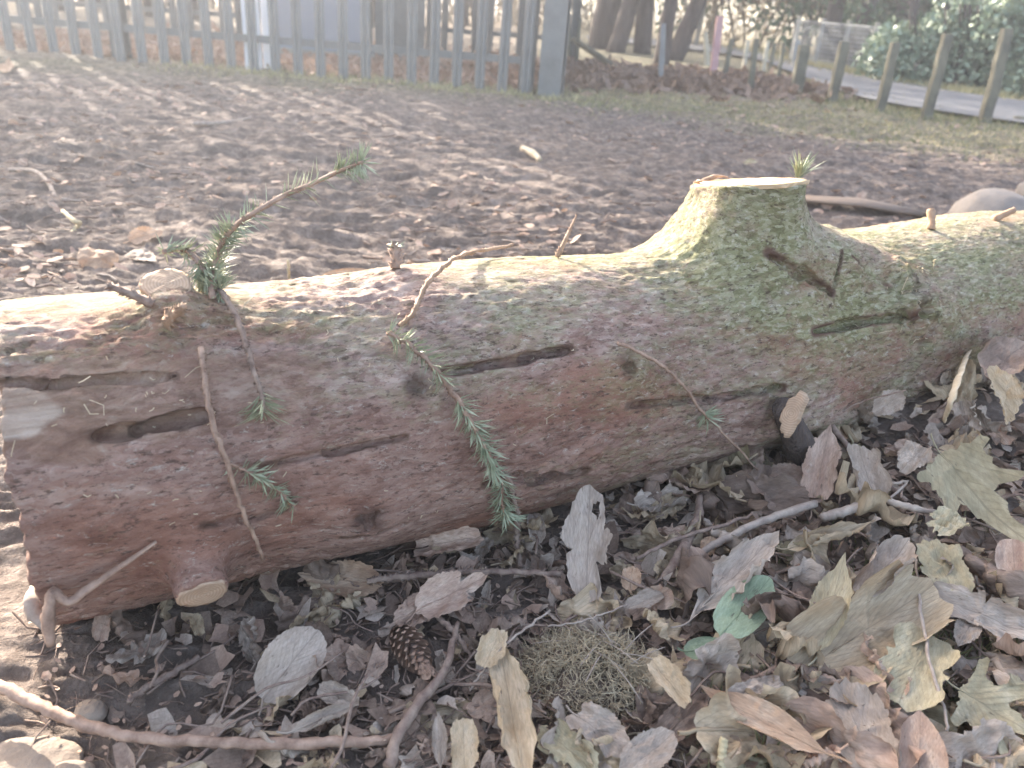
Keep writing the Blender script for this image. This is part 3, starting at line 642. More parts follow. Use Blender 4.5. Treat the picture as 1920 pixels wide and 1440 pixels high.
sprig(OL([(1150, 650), (1205, 674), (1245, 702), (1278, 732), (1302, 765), (1335, 795)], 0.010) + [on_log(1385, 838, 0.02), on_log(1452, 890, 0.035)], [0.0018, 0.0017, 0.0013],
      'long thin twig trailing down the right of the log with one green needle tuft', [(0.60, 0.66, 30, 0.021)], 'twig_red', seed=10)

# ------------------------------------------------------------------ leaves
def leaf_geo(kind, Lg, Wd, curl=0.0, bend=0.0, fold=0.0, twist=0.0, crump=0.05, seed=0, holes=0, K=84, NR=11, jag=0.03):
    r_ = np.random.default_rng(seed + 1000)
    a = np.linspace(0, 2 * np.pi, K, endpoint=False)              # 0 = tip (+Y)
    ca = np.cos(a); sa = np.sin(a)
    t = (1 - np.abs(a - np.pi) / np.pi)                            # 0 tip .. 1 base
    cy = 0.5
    if kind in ('lance', 'oval', 'ovate', 'torn'):
        # convert half width profile to polar outline
        vv = np.linspace(0, 1, 400)
        if kind == 'lance': wv = np.sin(np.pi * vv ** 0.95) ** 1.1
        elif kind == 'ovate': wv = np.sin(np.pi * vv ** 0.75) ** 0.8
        elif kind == 'oval': wv = np.sqrt(np.clip(1 - (2 * vv - 1) ** 2, 0, 1)) * (1 - 0.1 * vv)
        else: wv = np.clip(np.sin(np.pi * vv) ** 0.35, 0, 1)
        x = Wd / 2 * wv; y = (vv - cy) * Lg; ang = np.arctan2(x, y); rad = np.hypot(x, y); o = np.argsort(ang); am = np.where(a > np.pi, 2 * np.pi - a, a)
        r = np.interp(am, ang[o], rad[o])
        if kind == 'torn': r = r * (1 + 0.22 * np.interp(a, np.linspace(0, 2 * np.pi, 15), np.append(z_ := r_.uniform(-1, 0.5, 14), z_[0])))
    elif kind == 'maple':
        cy = 0.22; r = np.full(K, 0.16 * Lg)
        for c_, l_, w_ in ((0, 0.78, 0.42), (0.80, 0.62 * Wd / Lg, 0.36), (-0.80, 0.62 * Wd / Lg, 0.36), (1.75, 0.45 * Wd / Lg, 0.36), (-1.75, 0.45 * Wd / Lg, 0.36)):
            d = np.abs((a - c_ + np.pi) % (2 * np.pi) - np.pi); r = np.maximum(r, l_ * Lg * np.clip(1 - d / w_, 0, 1) ** 0.55 * (1 + 0.10 * np.sign(np.sin(d * 26)) * (d > 0.06)))
            r = np.maximum(r, 0.34 * Lg * (0.55 + 0.45 * np.cos(a / 2) ** 2) * (np.abs((a + np.pi) % (2 * np.pi) - np.pi) < 2.3))
    else:  # oak
        lob = 0.60 + 0.40 * np.cos(2 * np.pi * (t * 4.2 - 0.0))
        x = sa * Wd / 2 * (0.55 + 0.5 * lob); y = ca * Lg / 2; r = np.hypot(x, y)
    ph = r_.random(5) * 6.28
    r = r * (1 + jag * (np.sin(a * 19 + ph[0]) + 0.8 * np.sin(a * 31 + ph[1]) + 0.3 * r_.normal(size=K)))
    # a bite or two
    for _ in range(holes):
        c_ = r_.random() * 6.28; w_ = r_.uniform(0.08, 0.25); d = np.abs((a - c_ + np.pi) % (2 * np.pi) - np.pi); r = r * (1 - r_.uniform(0.2, 0.55) * np.exp(-(d / w_) ** 2))
    rings = (np.linspace(0, 1, NR) ** 0.8); rings[0] = 0.004
    X = rings[:, None] * (r * sa)[None]; Y = cy * Lg + rings[:, None] * (r * ca)[None]
    uvx = X / (Wd / 2); uvy = Y / Lg
    P = np.stack([X, Y, X * 0], -1)
    z = 1.5 * crump * Wd * (fbm(P + seed * 0.37, 2.2 / Wd, 3, seed) + 0.9 * (0.4 - np.abs(fbm(P + seed, 3.2 / Wd, 2, seed + 9)) * 2) + 0.5 * rings[:, None] * fbm(P, 6.0 / Wd, 2, seed + 5))
    z = z + fold * np.abs(X) + 0.012 * Wd * np.sin((Y / Lg * 11 - np.abs(uvx) * 7 * 1.0) * 2 * np.pi) * np.clip(1 - 6 * fold, 0, 1) * 0.5
    e1, e2 = r_.uniform(-.05, .30, 2); z = z + Wd * (e1 * np.clip(uvx, 0, 2) ** 3 + e2 * np.clip(-uvx, 0, 2) ** 3) * (0.6 + 0.6 * vn(P, 3.0 / Lg, seed + 7)) + 0.22 * Lg * r_.uniform(-.3, 1) * np.clip(uvy - .65, 0, 1) ** 2 * 4
    if abs(curl) > 1e-3:
        Rc = Wd / 2 / curl; ang = X / Rc; Xn = (Rc - z) * np.sin(ang); z = Rc - (Rc - z) * np.cos(ang); X = Xn
    z = z + bend * Lg * ((Y / Lg - 0.5) ** 2 * 2)
    if twist:
        tw = twist * (Y / Lg - 0.5); X, z = X * np.cos(tw) - z * np.sin(tw), X * np.sin(tw) + z * np.cos(tw)
    V = np.stack([X, Y, z], -1).reshape(-1, 3)
    k = np.arange(K); Fc = []
    keep = np.ones((NR - 1, K), bool)
    if holes > 1:
        for _ in range(holes - 1):
            i = r_.integers(3, NR - 2); j = r_.integers(0, K); w2 = r_.integers(2, 5); keep[i:i + 2, [(j + q) % K for q in range(w2)]] = False; keep[min(i + 2, NR - 2), (j + 1) % K] = False
    for i in range(NR - 1):
        for j in k:
            if keep[i, j]: Fc.append((i * K + j, i * K + (j + 1) % K, (i + 1) * K + (j + 1) % K, (i + 1) * K + j))
    nb_ = len(V)
    # petiole and midrib as a thin raised stalk
    pet = []
    m_ = MB(); j0 = int(np.argmin(np.abs(a - np.pi)))
    line = [V[i * K + j0] for i in range(NR)][::-1]
    if kind != 'torn':
        end = line[0] + np.array([r_.uniform(-.1, .1) * Lg, -0.16 * Lg, r_.uniform(0.0, 0.1) * Lg]); m_.tube(spline([end, (end + line[0]) / 2 + np.array([0.01 * Lg, 0, 0]), line[0]] + line[1::2], 16), [0.0011, 0.0010, 0.0009, 0.0005], 4, cap=False)
    V = np.concatenate([V, np.array(m_.V).reshape(-1, 3)]); Fc += [tuple(i + nb_ for i in f) for f in m_.F]
    luv = np.zeros((len(V), 3)); luv[:nb_, 0] = uvx.ravel(); luv[:nb_, 1] = uvy.ravel(); luv[:, 2] = seed * 0.13; luv[nb_:, 0] = 0.5
    return V, Fc, luv
def leaf_obj(name, geo, mat):
    V, Fc, luv = geo; o = mesh(name, V, Fc, mat); at = o.data.attributes.new('luv', 'FLOAT_VECTOR', 'POINT'); at.data.foreach_set('vector', luv.astype(np.float32).ravel()); return o
def frame(p0, p1, roll=0.0, face=None):
    y = p1 - p0; Lg = np.linalg.norm(y); y = y / Lg
    n = np.array([0, 0, 1.0]) * 0.6 + (CAM - p0) / np.linalg.norm(CAM - p0) * 0.6 if face is None else np.asarray(face, float)
    n = n - (n @ y) * y; n /= np.linalg.norm(n); x = np.cross(y, n)
    c_, s_ = math.cos(roll), math.sin(roll); x2 = x * c_ + n * s_; n2 = -x * s_ + n * c_
    return Matrix(((x2[0], y[0], n2[0], p0[0]), (x2[1], y[1], n2[1], p0[1]), (x2[2], y[2], n2[2], p0[2]), (0, 0, 0, 1))), Lg
HERO = [  # kind, base px, tip px, dz base, dz tip, width px, material, label, options
 ('torn', (1098, 1152), (1106, 905), .015, .085, 92, 'leaf_pale', 'large upright pinkish pale leaf with a torn hole leaning on the log', dict(curl=.35, holes=3, crump=.05, jag=.025)),
 ('ovate', (718, 1098), (562, 1078), .014, .014, 74, 'leaf_orange', 'smooth orange tan leaf lying under the low middle of the log', dict(curl=.25, crump=.04, bend=.1)),
 ('torn', (905, 1005), (768, 1028), .035, .02, 66, 'leaf_pink', 'folded pinkish brown leaf just right of the dark knot', dict(fold=.35, crump=.09, holes=1)),
 ('oval', (492, 1312), (597, 1180), .012, .035, 112, 'leaf_pale', 'broad flat pale grey leaf in the lower left litter', dict(curl=.2, crump=.03, jag=.012)),
 ('lance', (985, 1475), (935, 1205), .03, .035, 92, 'leaf_tan', 'long rolled pale tan leaf standing at the bottom centre', dict(curl=1.0, crump=.05, bend=.12)),
 ('torn', (905, 1255), (940, 1180), .04, .05, 52, 'leaf_tan', 'small curled tan leaf capping the long rolled leaf', dict(curl=.7)),
 ('lance', (1552, 1413), (1308, 1292), .03, .03, 74, 'leaf_orange', 'long spear shaped orange brown leaf at the lower right', dict(curl=.35, crump=.03, jag=.008)),
 ('oval', (1350, 1192), (1438, 1092), .03, .035, 84, 'leaf_green', 'smooth pale green leaf amid the brown litter', dict(curl=.15, crump=.03, jag=.006)),
 ('oval', (1282, 1222), (1362, 1212), .025, .025, 46, 'leaf_green', 'small dull green leaf below the larger green one', dict(curl=.2, crump=.03, jag=.01)),
 ('maple', (1752, 842), (1925, 1030), .05, .03, 150, 'leaf_khaki', 'big khaki lobed leaf with dark veins on top of the right pile', dict(fold=.25, crump=.04, bend=.12)),
 ('lance', (1532, 1228), (1582, 1052), .03, .045, 74, 'leaf_khaki', 'upright ribbed khaki leaf left of the brown jagged leaf', dict(curl=.4, crump=.03)),
 ('oak', (1498, 1262), (1738, 1108), .025, .035, 118, 'leaf_tan', 'wide brownish tan jagged leaf in the right litter', dict(curl=.25, crump=.05, jag=.035)),
 ('oak', (1745, 1185), (1682, 1325), .035, .03, 108, 'leaf_khaki', 'pale oak leaf with rounded lobes at the lower right', dict(curl=.2, crump=.04, jag=.012)),
 ('torn', (1722, 1108), (1965, 1200), .035, .03, 82, 'leaf_pale', 'long crumpled pale leaf reaching the right edge', dict(fold=.2, crump=.09, holes=2)),
 ('maple', (1785, 1290), (1975, 1400), .025, .02, 150, 'leaf_khaki', 'broad leaf with veins fanning out in the bottom right corner', dict(fold=.1, crump=.05)),
 ('ovate', (1722, 1490), (1726, 1330), .02, .04, 92, 'leaf_pink', 'pinkish speckled leaf pointing up at the bottom right', dict(curl=.4, crump=.03, jag=.01)),
 ('torn', (1655, 1465), (1575, 1298), .02, .022, 125, 'leaf_pale', 'large flat greenish grey torn leaf at the bottom right', dict(crump=.04, curl=.1, holes=1)),
 ('torn', (1612, 1120), (1702, 1018), .035, .06, 78, 'leaf_pale', 'bright curled pale leaf beside the ribbed khaki leaf', dict(curl=.8, crump=.05)),
 ('lance', (1472, 1030), (1632, 985), .04, .045, 50, 'leaf_tan', 'long tan leaf rolled like a tube on the right pile', dict(curl=1.4, crump=.04)),
 ('lance', (1522, 955), (1556, 800), .02, .06, 66, 'leaf_pink', 'upright pinkish leaf hanging point up against the log on the right', dict(curl=.9, crump=.06)),
 ('torn', (1640, 935), (1608, 835), .03, .055, 66, 'leaf_pale', 'pale grey folded leaf standing next to the upright pinkish leaf', dict(curl=1.0, crump=.05)),
 ('oak', (1340, 930), (1515, 940), .02, .025, 84, 'leaf_dark', 'wide reddish brown leaf at the foot of the log', dict(crump=.07, curl=.2)),
 ('torn', (1410, 898), (1412, 822), .02, .04, 38, 'leaf_pink', 'small upright pinkish leaf scrap in front of the dark stub', dict(curl=.3)),
 ('oval', (1440, 885), (1520, 900), .02, .02, 52, 'leaf_pink', 'reddish oval leaf behind the small upright scrap', dict(curl=.3)),
 ('lance', (1298, 1155), (1462, 1000), .025, .05, 84, 'leaf_pale', 'long grey curled leaf overlapping the green leaf', dict(curl=.7, crump=.09, holes=1)),
 ('torn', (1218, 1232), (1296, 1332), .04, .03, 60, 'leaf_tan', 'folded brown leaf right of the dry moss clump', dict(fold=.5, crump=.05)),
 ('oval', (1180, 1108), (1186, 1062), .02, .03, 42, 'leaf_orange', 'little orange oval leaf right of the large torn leaf', dict(curl=.3)),
 ('oval', (1325, 1040), (1335, 1008), .02, .03, 36, 'leaf_orange', 'little orange scrap beside the thick pale stick', dict(curl=.4)),
 ('ovate', (780, 1148), (912, 1082), .02, .03, 88, 'leaf_pink', 'crinkled pinkish leaf below the knobbly horizontal twig', dict(fold=.25, crump=.08, holes=2)),
 ('torn', (728, 1168), (838, 1120), .012, .02, 60, 'leaf_pink', 'ragged pinkish leaf above the cone', dict(crump=.1, holes=1)),
 ('torn', (872, 1460), (868, 1352), .02, .03, 58, 'leaf_tan', 'ragged tan leaf at the bottom edge left of the rolled leaf', dict(curl=.3)),
 ('lance', (826, 1440), (822, 1335), .015, .03, 34, 'leaf_pale', 'narrow grey leaf standing at the bottom edge', dict(curl=.5)),
 ('lance', (545, 1372), (668, 1322), .02, .02, 40, 'leaf_pale', 'pale tube like leaf below the broad grey leaf', dict(curl=1.3, crump=.04)),
 ('torn', (590, 1290), (670, 1320), .018, .016, 40, 'leaf_pale', 'torn whitish leaf roll right of the broad grey leaf', dict(curl=.9)),
 ('oak', (1115, 1448), (1015, 1362), .02, .025, 62, 'leaf_khaki', 'thin lobed khaki leaf below the moss clump', dict(crump=.08, jag=.03, holes=2)),
 ('oval', (1065, 1330), (1175, 1408), .03, .025, 84, 'leaf_pale', 'grey crumpled leaf on the front of the moss clump', dict(curl=.4, crump=.09, holes=1)),
 ('oval', (1168, 1450), (1262, 1375), .02, .02, 74, 'leaf_pale', 'flat grey leaf at the bottom edge right of the moss clump', dict(crump=.05)),
 ('torn', (1365, 1310), (1475, 1278), .03, .025, 46, 'leaf_pale', 'crumpled bluish grey leaf above the spear shaped leaf', dict(crump=.12)),
 ('torn', (362, 1152), (376, 1192), .02, .01, 32, 'leaf_tan', 'small tan leaf hanging under the low sawn stub', dict(curl=.5, crump=.1)),
 ('torn', (186, 1205), (200, 1135), .005, .028, 38, 'leaf_pink', 'small upright leaf beside the left end of the log', dict(curl=.5)),
 ('oval', (1905, 1100), (1898, 1010), .04, .05, 70, 'leaf_pink', 'rounded smooth pinkish leaf at the right edge', dict(curl=.6, crump=.03, jag=.005)),
 ('torn', (1580, 830), (1572, 655), .02, .10, 46, 'leaf_orange', 'twisted brown leaf hanging down the log on the right', dict(curl=1.0, crump=.12, twist=.9)),
 ('torn', (1640, 775), (1698, 735), .05, .06, 44, 'leaf_pale', 'pale scrap on a thin stalk against the log', dict(crump=.06)),
 ('torn', (620, 1205), (560, 1180), .01, .01, 50, 'leaf_dark', 'brown leaf tucked behind the broad grey leaf', dict(crump=.06)),
 ('ovate', (560, 1262), (548, 1200), .01, .02, 40, 'leaf_tan', 'small tan pointed leaf left of the broad grey leaf', dict(curl=.4)),
 ('oval', (1010, 1020), (1000, 960), .02, .03, 40, 'leaf_pale', 'grey leaf standing behind the dropping knobbly twig', dict(curl=.4)),
 ('torn', (1175, 1140), (1245, 1112), .025, .03, 36, 'leaf_pale', 'narrow bluish grey leaf right of the large torn leaf', dict(fold=.3)),
 ('oval', (1215, 970), (1290, 925), .01, .02, 40, 'leaf_tan', 'crumpled small tan leaf at the foot of the log centre right', dict(crump=.14)),
 ('torn', (1750, 1000), (1800, 960), .05, .05, 60, 'leaf_khaki', 'torn yellowish leaf left of the big khaki leaf', dict(crump=.1, holes=2)),
 ('torn', (1790, 1120), (1745, 1010), .04, .055, 90, 'leaf_khaki', 'ragged greenish leaf under the big khaki leaf', dict(crump=.08, holes=2)),
 ('ovate', (1225, 1400), (1330, 1300), .01, .015, 60, 'leaf_dark', 'dark leaf between the moss clump and the spear shaped leaf', dict(crump=.08)),
 ('lance', (1830, 1150), (1795, 1215), .03, .03, 44, 'leaf_pale', 'small pale leaf under the long crumpled leaf', dict(crump=.06)),
 ('torn', (880, 640 + 700), (935, 1310), .01, .012, 52, 'leaf_pink', 'pinkish leaf scrap left of the long rolled leaf', dict(crump=.08)),
 ('torn', (1690, 880), (1735, 835), .05, .06, 56, 'leaf_pale', 'pale leaf scrap left of the big khaki leaf base', dict(crump=.1, curl=.5)),
 ('ovate', (1850, 700), (1930, 640), .06, .09, 90, 'leaf_dark', 'dark brown leaf leaning on the log at the right edge', dict(curl=.4)),
 ('torn', (1900, 790), (1860, 690), .06, .09, 70, 'leaf_tan', 'tan leaf against the log near the right edge', dict(curl=.4, crump=.08)),
]
for i, (kind, b0, b1, z0, z1, wpx, mt, lab, op) in enumerate(HERO):
    up9 = .010 if b0[0] > 1150 else .004; p0 = gpt(b0[0], b0[1], z0 + up9); p1 = gpt(b1[0], b1[1], z1 + up9)
    Mx, Lg = frame(p0, p1, random.uniform(-0.15, 0.15)); Wd = wpx / FPX * depth_of((p0 + p1) / 2) * (1.25 if op.get('curl', 0) > .6 else 1.05)
    if kind == 'maple': Wd *= 1.25
    op = dict(op); op['curl'] = op.get('curl', 0.25) * 1.35; o = leaf_obj('dead_leaf' if mt != 'leaf_green' else 'green_leaf', leaf_geo(kind, Lg, Wd, seed=i + 1, **op), M[mt]); o.matrix_world = Mx
    tag(o, lab, 'leaf', 'dead leaves lying in front of the log' if mt != 'leaf_green' else 'green leaves in the litter')
# leaves on the mud behind the log
for (b0, b1, wpx, mt, lab, op) in [((242, 452), (306, 432), 26, 'leaf_orange', 'orange brown leaf on the sunlit mud behind the left of the log', dict(curl=.5)),
                              ((150, 500), (222, 478), 50, 'leaf_orange', 'large curled brown leaf on stalks behind the left end of the log', dict(curl=-.8, crump=.1)),
                              ((240, 472), (292, 488), 24, 'leaf_pale', 'pale leaf sliver beside the curled brown leaf behind the log', dict(curl=.3)),
                              ((8, 136), (18, 118), 18, 'leaf_orange', 'bright orange leaf far off near the fence at the left edge', dict(curl=.5)),
                              ((1395, 305), (1420, 303), 8, 'leaf_khaki', 'small yellowish leaf on the mud beyond the sawn limb', dict(curl=.2)),
                              ((600, 520), (700, 506), 14, 'leaf_orange', 'brown bark piece just behind the top of the log', dict(curl=.6)),
                              ((0, 520), (40, 505), 18, 'leaf_pink', 'dull reddish leaf behind the log at the left edge', dict(curl=.3))]:
    p0 = gpt(*b0, .012); p1 = gpt(*b1, .022); Mx, Lg = frame(p0, p1); Wd = wpx / FPX * depth_of(p0) * 1.6
    o = leaf_obj('dead_leaf', leaf_geo('ovate', Lg, Wd, seed=int(b0[0]) + 3, **op), M[mt]); o.matrix_world = Mx; tag(o, lab, 'leaf')

# the rest of the leaf litter, each an object of its own
VAR = []
rv = np.random.default_rng(5)
for i in range(22):
    kind = ['torn', 'ovate', 'torn', 'oval', 'oak', 'lance', 'torn'][i % 7]
    Lg = rv.uniform(0.035, 0.07); Wd = Lg * rv.uniform(0.4, 0.75)
    mt = ['leaf_pale', 'leaf_tan', 'leaf_pink', 'leaf_dark', 'leaf_pale', 'leaf_khaki', 'leaf_pink', 'leaf_dark', 'leaf_tan'][i % 9]
    o = leaf_obj('dead_leaf', leaf_geo(kind, Lg, Wd, curl=rv.uniform(-1.2, 1.6), bend=rv.uniform(-.3, .5), fold=rv.uniform(0, .4), twist=rv.uniform(-.9, .9), crump=rv.uniform(.10, .24), seed=200 + i, holes=int(rv.integers(0, 3)), K=60, NR=8), M[mt])
    VAR.append((o, mt)); 
NAMES = {'leaf_pale': 'grey', 'leaf_tan': 'tan', 'leaf_pink': 'pinkish', 'leaf_dark': 'dark brown', 'leaf_khaki': 'khaki'}
SHAPES = ['torn small', 'pointed little', 'ragged', 'small oval', 'small lobed', 'narrow', 'shredded']
seenlab = set()
LMK = [(1100, 1030, 'the large torn leaf'), (640, 1090, 'the smooth orange tan leaf'), (770, 1220, 'the fir cone'), (555, 1245, 'the broad grey leaf'), (950, 1340, 'the long rolled leaf'), (1430, 1355, 'the spear shaped leaf'), (1395, 1145, 'the pale green leaf'), (1320, 1217, 'the small green leaf'), (1840, 930, 'the big khaki leaf'), (1557, 1140, 'the ribbed khaki leaf'), (1620, 1190, 'the wide jagged leaf'), (1710, 1255, 'the oak leaf'), (1840, 1155, 'the long crumpled leaf'), (1880, 1350, 'the fan veined leaf'), (1725, 1410, 'the speckled leaf'), (1615, 1380, 'the large greenish grey leaf'), (1550, 1005, 'the tube rolled leaf'), (1540, 880, 'the upright pinkish leaf'), (1430, 935, 'the wide reddish leaf'), (1120, 1280, 'the moss clump'), (1250, 1280, 'the folded brown leaf'), (1185, 1085, 'the little orange leaf'), (370, 1110, 'the low sawn stub'), (300, 1270, 'the knobbly dark twig'), (400, 1392, 'the long reddish root'), (860, 1080, 'the level knobbly twig'), (1435, 975, 'the thick pale stick'), (1600, 950, 'the short grey stick'), (835, 1015, 'the folded pinkish leaf'), (1750, 1200, 'the yellowish stalk'), (1375, 1080, 'the grey curled leaf'), (1800, 720, 'the wood splinter'), (1475, 820, 'the dark branch stub'), (965, 980, 'the dropping twig')]
used = set(); cnt = 0; placed = []
tries = 0
while cnt < 236 and tries < 20000:
    tries += 1
    px = rv.uniform(150, 1960); py = rv.uniform(690, 1470)
    bottom = np.interp(px, [100, 300, 450, 650, 780, 1100, 1300, 1500, 1920], [1165, 1140, 1110, 1060, 1000, 940, 880, 800, 660])
    if py < bottom + 8: continue
    dens = np.interp(px, [150, 400, 600, 1000, 1400, 1900], [0.03, 0.12, 0.5, 0.65, 1.0, 1.0])
    if px < 800 and py > 1300: dens *= 0.6
    if (px - 1110) ** 2 / 130 ** 2 + (py - 1290) ** 2 / 110 ** 2 < 1 and rv.random() < 0.85: continue
    if rv.random() > dens: continue
    if any((px - ex) ** 2 + (py - ey) ** 2 < er ** 2 for ex, ey, er in ((772, 1222, 62), (1430, 1350, 75), (1390, 1150, 60), (1320, 1215, 34), (1100, 1020, 75), (1640, 1180, 60), (1700, 1250, 60), (1840, 930, 70), (1550, 900, 60), (1490, 780, 50))): continue
    P = gpt(px, py, 0.0)
    if placed and min((P[0] - q[0]) ** 2 + (P[1] - q[1]) ** 2 for q in placed) < 0.012 ** 2: continue
    placed.append(P); k = int(rv.integers(0, len(VAR)))
    if px < 1250 and VAR[k][1] == 'leaf_khaki': k = (k + 3) % len(VAR)
    src, mt = VAR[k]
    o = src if k not in used else src.copy()
    if k in used: COL.objects.link(o)
    used.add(k)
    z = float(gh(P[0], P[1])); lift = rv.uniform(0.004, 0.026 if px > 1200 else 0.022 if px > 900 else 0.012)
    az = rv.uniform(0, 6.28); tiltv = rv.normal(0, 0.5); y = np.array([math.cos(az), math.sin(az), tiltv]); p0 = np.array([P[0], P[1], z + lift]) - y * 0.02
    Mx, _ = frame(p0, p0 + y, rv.normal(0, 0.7), face=(rv.normal(0, .4), rv.normal(-.2, .4), 1)); sc_ = rv.uniform(0.6, 1.35) * (1.4 if px > 1250 else 1.0); o.matrix_world = Mx @ Matrix.Scale(sc_, 4)
    lab = None
    for (lx, ly, ln_) in sorted(LMK, key=lambda q: (q[0] - px) ** 2 + (q[1] - py) ** 2)[:6]:
        dx, dy = px - lx, py - ly; dist = math.hypot(dx, dy); where = ('right of' if dx > 0 else 'left of') if abs(dx) > abs(dy) else ('in front of' if dy > 0 else 'behind')
        for near_ in (('just ' if dist < 70 else ''), 'close ' if dist < 45 else 'a little ' if dist < 110 else 'well '):
            c_ = '%s %s leaf %s%s %s' % (SHAPES[k % 7], NAMES[mt], near_, where, ln_)
            if c_ not in seenlab: lab = c_; break
        if lab: break
    seenlab.add(lab); lab = lab or 'small %s leaf in the thick of the litter' % NAMES[mt]
    tag(o, lab, 'leaf', 'small dead leaves filling the litter'); cnt += 1
for k, (o, mt) in enumerate(VAR):
    if k not in used: bpy.data.objects.remove(o)

# ------------------------------------------------------------------ sticks, roots, stems in the litter
def stick(pl, rad, mat, label, name='stick', cat='stick', knob=False, n=22, group=None, jit=0.15, seg=8, flat=1.0):
    pts = spline([gpt(x, y, z) for x, y, z in pl], n); pts = pts + 0.0006 * np.random.default_rng(abs(int(pl[0][0]))).normal(size=pts.shape)
    b = MB()
    if knob: knobbly(b, pts - pts[0], rad, seed=abs(int(pl[0][0])), knob=.7)
    else: b.tube(pts - pts[0], rad, seg, jit=jit, flat=flat)
    o = b.build(name, M[mat]); o.location = pts[0]; return tag(o, label, cat, group)
stick([(-30, 1278, .022), (40, 1305, .024), (110, 1340, .025), (190, 1368, .025), (280, 1385, .024), (400, 1392, .022), (550, 1394, .02), (650, 1392, .02), (745, 1385, .018)], [.0058, .0052, .0050, .0046, .0050, .0042], 'twig_red', 'long smooth reddish root curving across the bottom left', 'root', 'root', n=60)
_q = on_log(104, 1104, 0.020); _d = depth_of(_q)
root_p = [on_log(292, 1008, 0.006), on_log(222, 1048, 0.010), on_log(165, 1078, 0.014), on_log(125, 1092, 0.020), at_depth(100, 1108, _d - .004), at_depth(93, 1135, _d - .006), at_depth(90, 1165, _d - .004), at_depth(94, 1208, _d)]
b = MB(); pts = spline(root_p, 36); b.tube(pts - pts[0], [.002, .0035, .005, .0055, .0065, .0075, .0095, .006], 8, jit=.15, flat=0.6); o = b.build('root', M['twig_red']); o.location = pts[0]; tag(o, 'bent reddish root hugging the lower left corner of the log', 'root')
b = MB(); pts = spline([gpt(64, 1102, .03), gpt(60, 1130, .03), gpt(70, 1155, .02), gpt(88, 1180, .01)], 12); b.tube(pts - pts[0], [.004, .008, .008, .004], 8, jit=.2); o = b.build('root', M['twig_pale']); o.location = pts[0]; tag(o, 'short sunlit root stub beside the cut left end of the log', 'root')
stick([(688, 1088, .03), (800, 1078, .03), (900, 1072, .028), (1052, 1076, .03)], [.0032, .0038, .0036, .003], 'twig', 'knobbly grey brown twig lying level over the leaves below the log', 'twig', 'twig', True, 40)
stick([(236, 1316, .008), (300, 1275, .012), (374, 1232, .012)], [.003, .0034, .003], 'twig', 'knobbly dark twig on bare soil at the lower left', 'twig', 'twig', True)
stick([(1285, 1058, .035), (1345, 1018, .045), (1430, 978, .05), (1528, 944, .05)], [.0042, .0046, .005], 'twig_pale', 'thick pale broken stick in the middle of the right pile')
stick([(1195, 1046, .035), (1270, 1010, .04), (1352, 985, .045), (1418, 962, .045)], [.0022, .0024, .002], 'twig', 'thin straight brown stem left of the thick pale stick')
stick([(1540, 972, .045), (1595, 955, .05), (1652, 930, .05)], [.0055, .006, .005], 'twig_pale', 'short thick grey stick right of the thick pale stick')
stick([(1640, 930, .055), (1700, 950, .055), (1765, 962, .05)], [.004, .0045, .003], 'twig_pale', 'grey stick ending under the torn yellowish leaf')
stick([(1240, 1095, .02), (1275, 1040, .03), (1308, 975, .035), (1312, 930, .03)], [.006, .0065, .006, .004], 'twig', 'rough brown stick leaning up left of the small orange scrap')
stick([(728, 1440, .02), (742, 1390, .025), (770, 1338, .028), (807, 1289, .03), (838, 1247, .03), (850, 1200, .028), (858, 1168, .025)], [.0052, .005, .004, .0025], 'twig', 'forked dark stem rising from the bottom edge past the cone')
stick([(820, 1155, .02), (850, 1185, .025), (885, 1232, .02)], [.0028, .003, .002], 'twig', 'short dark stem crossing behind the cone')
stick([(880, 1235 + 60, .02), (940, 1215, .05), (1030, 1146, .045)], [.0012, .0013, .0011], 'twig_pale', 'pale straw stem rising over the left of the moss clump')
stick([(1030, 1176, .04), (1100, 1162, .045), (1180, 1133, .045)], [.0009, .0009, .0007], 'twig_pale', 'thin pale grass stalk lying across the back of the moss clump')
stick([(1718, 1050, .04), (1725, 1130, .05), (1740, 1230, .05), (1768, 1320, .045), (1775, 1370, .04)], [.0014, .0019, .0017, .0013], 'twig_pale', 'long yellowish stalk running down the right litter')
stick([(1640, 870, .055), (1668, 905, .055), (1700, 905, .05), (1640, 955, .045)], [.0018, .0018, .0015], 'twig_pale', 'thin kinked pale stalk beside the folded grey leaf')
stick([(1520, 742, .07), (1600, 850, .05), (1700, 940, .04)], [.004, .0035, .003], 'twig', 'long grey twig sloping down over the dark stub')
stick([(1530, 800, .06), (1610, 755, .075), (1698, 732, .08)], [.0012, .0012, .001], 'twig', 'thin leaf stalk crossing the sloping grey twig')
stick([(1770, 790, .05), (1790, 730, .075), (1815, 658, .10)], [.004, .007, .0045], 'chip', 'flat pale wood splinter leaning on the log near the right edge', 'splinter', 'splinter', flat=0.35)
stick([(1353, 1440, .02), (1356, 1385, .04)], [.004, .0038], 'straw', 'short upright pale stem at the bottom right of the moss clump')
stick([(1870, 1240, .03), (1910, 1320, .03), (1935, 1360, .03)], [.004, .004, .004], 'twig_pale', 'grey stick at the right edge above the fan veined leaf')
stick([(1380, 1092, .02), (1428, 1130, .025), (1480, 1105, .025), (1560, 1060, .02)], [.0028, .003, .0025], 'twig', 'dark forked twig right of the pale green leaf')
stick([(1360, 1290, .02), (1440, 1262, .022), (1530, 1210, .02)], [.003, .003, .002], 'twig', 'dark curved twig below the pale green leaf')
stick([(1480, 1060, .02), (1500, 1120, .03), (1520, 1160, .03)], [.0026, .0026, .002], 'twig', 'short dark twig left of the ribbed khaki leaf')
stick([(10, 318, .01), (50, 318, .025), (72, 325, .03), (92, 345, .02), (105, 372, .006)], [.005, .006, .006], 'twig_pale', 'bent pale twig on the mud at the far left', 'twig', 'twig')
